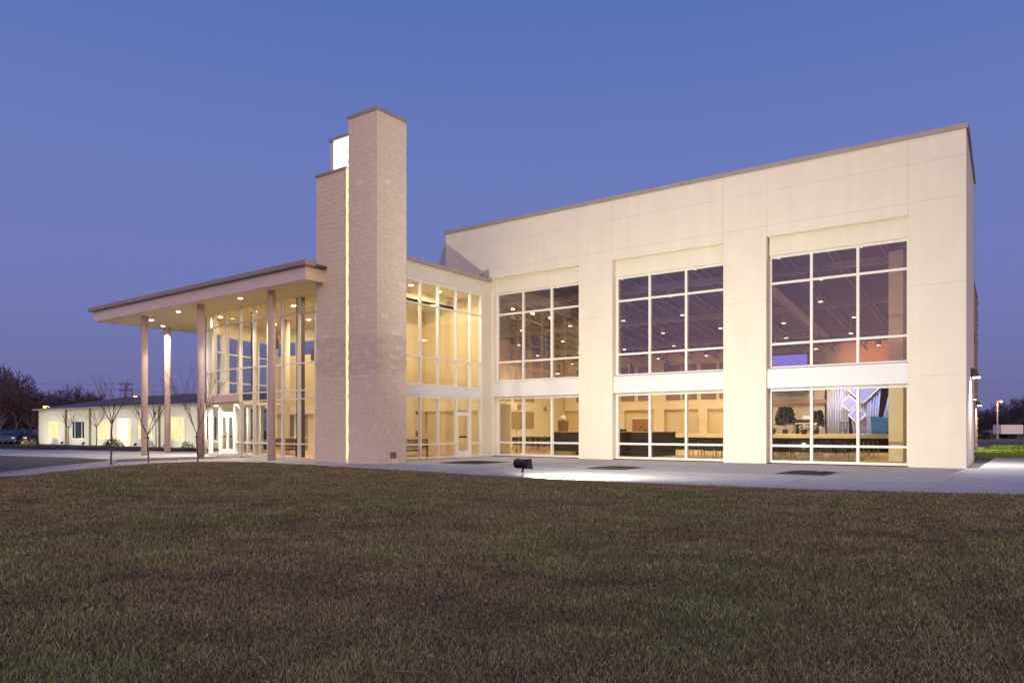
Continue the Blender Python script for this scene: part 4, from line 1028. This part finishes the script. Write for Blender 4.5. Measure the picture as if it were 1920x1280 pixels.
for i, (px, Z, s) in enumerate([(104,150,.95),(118,150,.98),(132,160,.92),(146,150,.98),(158,155,1.0),(172,150,.90),(184,160,.85),(198,155,.72),(212,150,.6),(228,160,.6),(245,160,.55),(262,150,.5),(280,160,.5),(300,150,.5),(320,150,.45),(340,150,.45)]):
    x, y = at(px, Z); put_far(x, y, s, i+2, 'bare tree showing above the annex roof, %s from the left there' % ORD[i], 'bare trees beyond the annex roof')
TR = sorted([(1822,210,.62),(1836,220,.70),(1846,240,.80),(1858,230,.72),(1870,240,.66),(1880,230,.68),(1892,220,.7),(1903,210,.95),(1914,190,.98),(1926,190,1.0),(1940,200,1.0),(1955,210,1.0),(1885,250,.8),(1862,250,.78),(1898,240,.9),(1842,250,.72),(1975,200,1),(1828,250,.75),(1875,260,.8)])
for i, (px, Z, s) in enumerate(TR):
    x, y = at(px, Z); put_far(x, y, s, i, 'bare tree of the dark treeline right of the building, %s from the left' % ORD[i], 'bare trees of the treeline at right')
# undergrowth that closes the treelines
def hedge(p0, p1, h, label, n=5000, dens=1.0):
    b = MB(); p0 = Vector((*p0, 0)); p1 = Vector((*p1, 0)); d = p1-p0
    for k in range(n):
        t_ = random.random(); c = p0+d*t_+Vector((random.uniform(-3, 3), random.uniform(-3, 3), h*random.random()**1.3*(.7+.3*math.sin(t_*23)+.15*math.sin(t_*61))))
        e = Vector((random.uniform(-1, 1), random.uniform(-1, 1), random.uniform(-.2, 1.3)))*h*.10; s_ = e.cross(Vector((random.random(), 1, .3))).normalized()*h*.012
        b.add([tuple(c-s_), tuple(c+s_), tuple(c+e)], [(0, 1, 2)])
    b.build('undergrowth', M['farbark'], label=label, cat='undergrowth', kind='stuff')
hedge(at(-140, 98), at(75, 98), 5.5, 'dark tangled undergrowth filling the wood at left', 14000)
hedge(at(60, 145), at(360, 150), 5.0, 'dark scrub behind the annex roof', 8000)
hedge(at(1810, 225), at(2000, 215), 8, 'dark scrub along the far treeline at right', 12000)
x, y = at(1841, 110)
shrub((x, y, 0), 1.0, 2.4, 'dark upright evergreen bush at the right corner of the building', n=900, group='evergreen bushes')

# ------------------------------------------------------------------ cars, trailer, lamps, pole
def car(loc, rz, paint, label, L_=4.4):
    t = thing('parked_car', label, 'car', loc, rz, 'parked cars')
    pr = [(-2.2,.3),(-2.2,.75),(-1.9,.9),(-1.3,.95),(-.75,1.38),(.75,1.42),(1.4,.98),(2.05,.85),(2.2,.6),(2.2,.3)]
    b = MB(); n = len(pr)
    vs = []
    for y, ins in ((-.85, 0), (-.72, 1), (.72, 1), (.85, 0)):
        for x, z in pr: vs.append((x*(.98 if not ins else 1), y*(.86 if z > 1.1 else 1), z if ins or z < 1.1 else z-.03))
    fs = [(j*n+i, j*n+(i+1) % n, (j+1)*n+(i+1) % n, (j+1)*n+i) for j in range(3) for i in range(n)] + [tuple(range(n)), tuple(range(3*n, 4*n))[::-1]]
    b.add(vs, fs); b.build('body', paint, t, smooth=False, bevel=.03)
    for x in (-1.4, 1.35):
        for y in (-.8, .8):
            w = MB().tube((x, y-.1, .32), (x, y+.1, .32), .32, n=16).build('wheel', M['tyre'], t); MB().tube((x, y-.11, .32), (x, y+.11, .32), .18, n=12).build('rim', M['chrome'], w)
    for s in (-1, 1):
        MB().add([(-1.1, s*.8, .99), (1.1, s*.8, 1.0), (.68, s*.745, 1.33), (-.7, s*.745, 1.31)] + [(-1.1, s*.7, .99), (1.1, s*.7, 1.0), (.68, s*.65, 1.33), (-.7, s*.65, 1.31)], [(0,1,2,3),(7,6,5,4),(0,4,5,1),(1,5,6,2),(2,6,7,3),(3,7,4,0)]).build('side_window', M['dimpane'], t)
    MB().add([(1.37,-.6,1.02),(1.37,.6,1.02),(.80,.55,1.40),(.80,-.55,1.40),(1.43,-.6,1.02),(1.43,.6,1.02),(.84,.55,1.42),(.84,-.55,1.42)], [(0,1,2,3),(7,6,5,4),(0,4,5,1),(1,5,6,2),(2,6,7,3),(3,7,4,0)]).build('windscreen', M['dimpane'], t)
    for y in (-.6, .6): MB().box(2.14, 2.22, y-.14, y+.14, .6, .72).build('headlight', M['white'], t)
    return t
for px, Z, m_, lb in ((4, 72, 'carb3', 'silver blue parked car at the left edge of the photo'), (28, 70, 'carb', 'dark blue parked car between two others at left'), (50, 71, 'carb2', 'black parked car nearest the annex corner')):
    x, y = at(px, Z); car((x, y, -.02), R(YAW-75), M[m_], lb)
for px, Z, m_, lb in ((1917, 125, 'carb2', 'dark parked car right of the white trailer'), (1852, 140, 'carb', 'dark parked car left of the white trailer')):
    x, y = at(px, Z); car((x, y, -.02), R(YAW-20), M[m_], lb)
x, y = at(1890, 118); tr = thing('white_trailer', 'white box trailer parked beyond the field at right', 'trailer', (x, y, 0), R(YAW))
MB().box(-1.75, 1.75, -1, 1, .75, 2.2).build('box_body', M['white'], tr)
for s in (-.4, .4): MB().tube((s, -1.02, .42), (s, 1.02, .42), .36, n=14).build('wheel', M['tyre'], tr)
for k in range(5): MB().box(-1.5+k*.7, -1.46+k*.7, -1.03, -1.001, .8, 2.15).build('panel_rib', M['alu'], tr)
MB().box(-1.0, 1.0, -.8, .8, .6, .749).build('chassis', M['black'], tr)
def street_lamp(px, Z, h, label, e=400):
    x, y = at(px, Z); t = thing('street_lamp', label, 'street lamp', (x, y, 0), R(YAW), 'orange street lamps')
    MB().tube((0, 0, 0), (0, 0, h), .12, .07, 8).build('pole', M['column'], t)
    MB().tube((0, 0, h), (.0, -.7, h+.15), .05, .04, 6).build('arm', M['column'], t)
    MB().box(-.12, .12, -1.1, -.6, h+.1, h+.22).build('lamp_head', M['black'], t)
    MB().ball((0, -.9, h+.02), .17, 10).build('bulb', M['sodium'], t)
    l = bpy.data.lights.new('sodium_glow', 'POINT'); l.energy = e; l.color = (1, .45, .15); l.shadow_soft_size = .2
    o = bpy.data.objects.new('sodium_glow', l); C.objects.link(o); o.parent = t; o.location = (0, -.9, h-.3)
street_lamp(93, 88, 4.1, 'orange street lamp glowing over the far left corner of the annex')
street_lamp(258, 120, 6.8, 'orange street lamp glowing behind the annex roof')
street_lamp(1870, 110, 5.6, 'orange street lamp on a pale pole in the field at right')
def pole(px, Z, h, label):
    x, y = at(px, Z); t = thing('utility_pole', label, 'utility pole', (x, y, 0), R(YAW+8), 'utility poles')
    MB().tube((0, 0, 0), (0, 0, h), .17, .12, 8).build('post', M['farbark'], t)
    for z in (h-.3, h-1.5): 
        c = MB().box(-1.3, 1.3, -.07, .07, z-.08, z+.08).build('crossarm', M['farbark'], t)
        b = MB()
        for q in (-1.2, -.6, .6, 1.2): b.tube((q, 0, z+.08), (q, 0, z+.28), .05, .03, 6)
        b.build('insulators', M['farbark'], c)
    return (x, y, h)
p1 = pole(236, 150, 11.0, 'utility pole with two crossarms behind the annex roof')
p0 = pole(-150, 125, 11.5, 'utility pole beyond the wood at far left'); p2 = pole(700, 210, 12.5, 'utility pole hidden beyond the lobby')
def wire(a, b, n, dz, label):
    w = MB(); a = Vector(a); b = Vector(b); prev = None
    for k in range(17):
        t_ = k/16; q = a.lerp(b, t_); q.z += -4*1.2*t_*(1-t_)+dz
        if prev is not None: w.tube(prev, q, .02, n=3, caps=False)
        prev = q
    w.build('power_line', M['farbark'], label=label, cat='power line', group='power lines')
for a, b, s in ((p0, p1, 'left of'), (p1, p2, 'right of')):
    for dz, l2 in ((0, 'upper'), (-1.2, 'lower')): wire(a, b, 0, dz, '%s sagging power line running %s the annex pole' % (l2, s))
xa = at(1700, 260); xb = at(2100, 230)
wire((*xa, 18.5), (*xb, 18.5), 0, 0, 'thin power line above the treeline at right')

# ------------------------------------------------------------------ wall lamps on the right end
def wall_lamp(x, y, z, label, e):
    t = thing('wall_lamp', label, 'wall lamp', (x, y, z), 0, 'downward wall lamps on the end wall')
    MB().add([(0,-.2,0),(0,.2,0),(0,.2,.36),(0,-.2,.36),(.34,-.17,0),(.34,.17,0),(.14,.14,.33),(.14,-.14,.33)], [(0,1,2,3),(7,6,5,4),(0,4,5,1),(1,5,6,2),(2,6,7,3),(3,7,4,0)]).build('hood', M['black'], t, bevel=.02)
    MB().box(.08, .32, -.14, .14, -.035, -.003).build('lens', M['lens2'], t)
    spot('wall_lamp_beam', (.2, 0, -.07), (.32, 0, -3), e, (1, .93, .78), R(150), .4, .08, t)
wall_lamp(-.11, 3.6, 3.42, 'black wall lamp on the cream end wall, nearest one', 800)
wall_lamp(-1.52, 24.5, 3.3, 'black wall lamp half hidden in the middle of the rear wall', 900)
wall_lamp(-2.0, 38.5, 3.3, 'black wall lamp far along the rough rear wall', 900)

# ------------------------------------------------------------------ ground floodlight
fl = thing('ground_floodlight', 'black ground floodlight on a short stem at the lawn edge, aimed at the hall', 'floodlight', (-9.2, -14.02, .03), R(-12))
# drum housing: a D-shaped hood lying across, open side to the building
b = MB()
prof = []
for k in range(13):
    a = math.pi*(.0+k/12); prof.append((-math.sin(a)*.17+0.0, .42+math.cos(a)*.13))
prof = [(0.02, .55)] + [(-.02-.16*math.sin(a_), .42+.13*math.cos(a_)) for a_ in [math.pi*k/10 for k in range(11)]] + [(.10, .29), (.06, .55)]
b.prismx([(y, z) for y, z in prof], -.23, .23)
b.build('housing', M['black'], fl, bevel=.02)
MB().add([(-.245,-.10,.30),(-.232,-.10,.30),(-.232,-.10,.54),(-.245,-.10,.54),(-.245,.12,.27),(-.232,.12,.27),(-.232,.06,.57),(-.245,.06,.57)], [(0,1,2,3),(7,6,5,4),(0,4,5,1),(1,5,6,2),(2,6,7,3),(3,7,4,0)]).build('side_shield', M['black'], fl)
MB().add([(.245,-.10,.30),(.232,-.10,.30),(.232,-.10,.54),(.245,-.10,.54),(.245,.12,.27),(.232,.12,.27),(.232,.06,.57),(.245,.06,.57)], [(0,1,2,3),(7,6,5,4),(0,4,5,1),(1,5,6,2),(2,6,7,3),(3,7,4,0)]).build('side_shield', M['black'], fl)
MB().add([(-.2,.115,.31),(.2,.115,.31),(.2,.075,.53),(-.2,.075,.53),(-.2,.108,.31),(.2,.108,.31),(.2,.068,.53),(-.2,.068,.53)], [(0,1,2,3),(7,6,5,4),(0,4,5,1),(1,5,6,2),(2,6,7,3),(3,7,4,0)]).build('lens', M['floodlens'], fl)
MB().tube((-.02, 0, 0), (-.02, 0, .2), .028, n=10).build('stem', M['white'], fl)
MB().tube((-.05, 0, .17), (.0, 0, .30), .035, .03, n=10).build('knuckle', M['black'], fl)
MB().tube((-.07, 0, .03), (-.07, 0, .10), .02, n=8).build('junction_cap', M['vent'], fl)
spot('flood_beam', (0, .2, .44), (-.2, 14, 9.5), 6000, (1, .95, .72), R(150), .75, .03, fl)
for q in fl.children:
    if q.type == 'LIGHT': q.data.cycles.use_multiple_importance_sampling = False

# stakes with tags along the lawn edge
random.seed(9)
for px, py in ((298, 884), (213, 872.5), (210, 880), (222, 877), (155, 882)):
    Z = 1.35*1377/(py-806); x, y = at(px, Z)
    t = thing('lawn_stake', 'small pale tilted marker stake in the grass at the left lawn edge', 'stake', (x, y, .03), random.uniform(0, 3), 'pale marker stakes along the lawn edge')
    MB().bar((0, 0, 0), (random.uniform(-.05, .05), 0, .17), .025, .008).build('peg', M['stake'], t)
    MB().bar((0, -.01, .14), (.05, -.01, .17), .05, .006).build('paper_tag', M['stake'], t)
for px, y_ in ((333, 869), (397, 868.5)):
    Z = 1.35*1377/(y_-806); x, y = at(px, Z)
    t = thing('lawn_stake', 'small pale marker stake in the grass between the bare young trees', 'stake', (x, y, .03), 1, 'pale marker stakes between the young trees')
    MB().bar((0, 0, 0), (.06, 0, .2), .02, .008).build('peg', M['stake'], t); MB().bar((.04, -.01, .17), (.1, -.01, .2), .05, .006).build('paper_tag', M['stake'], t)
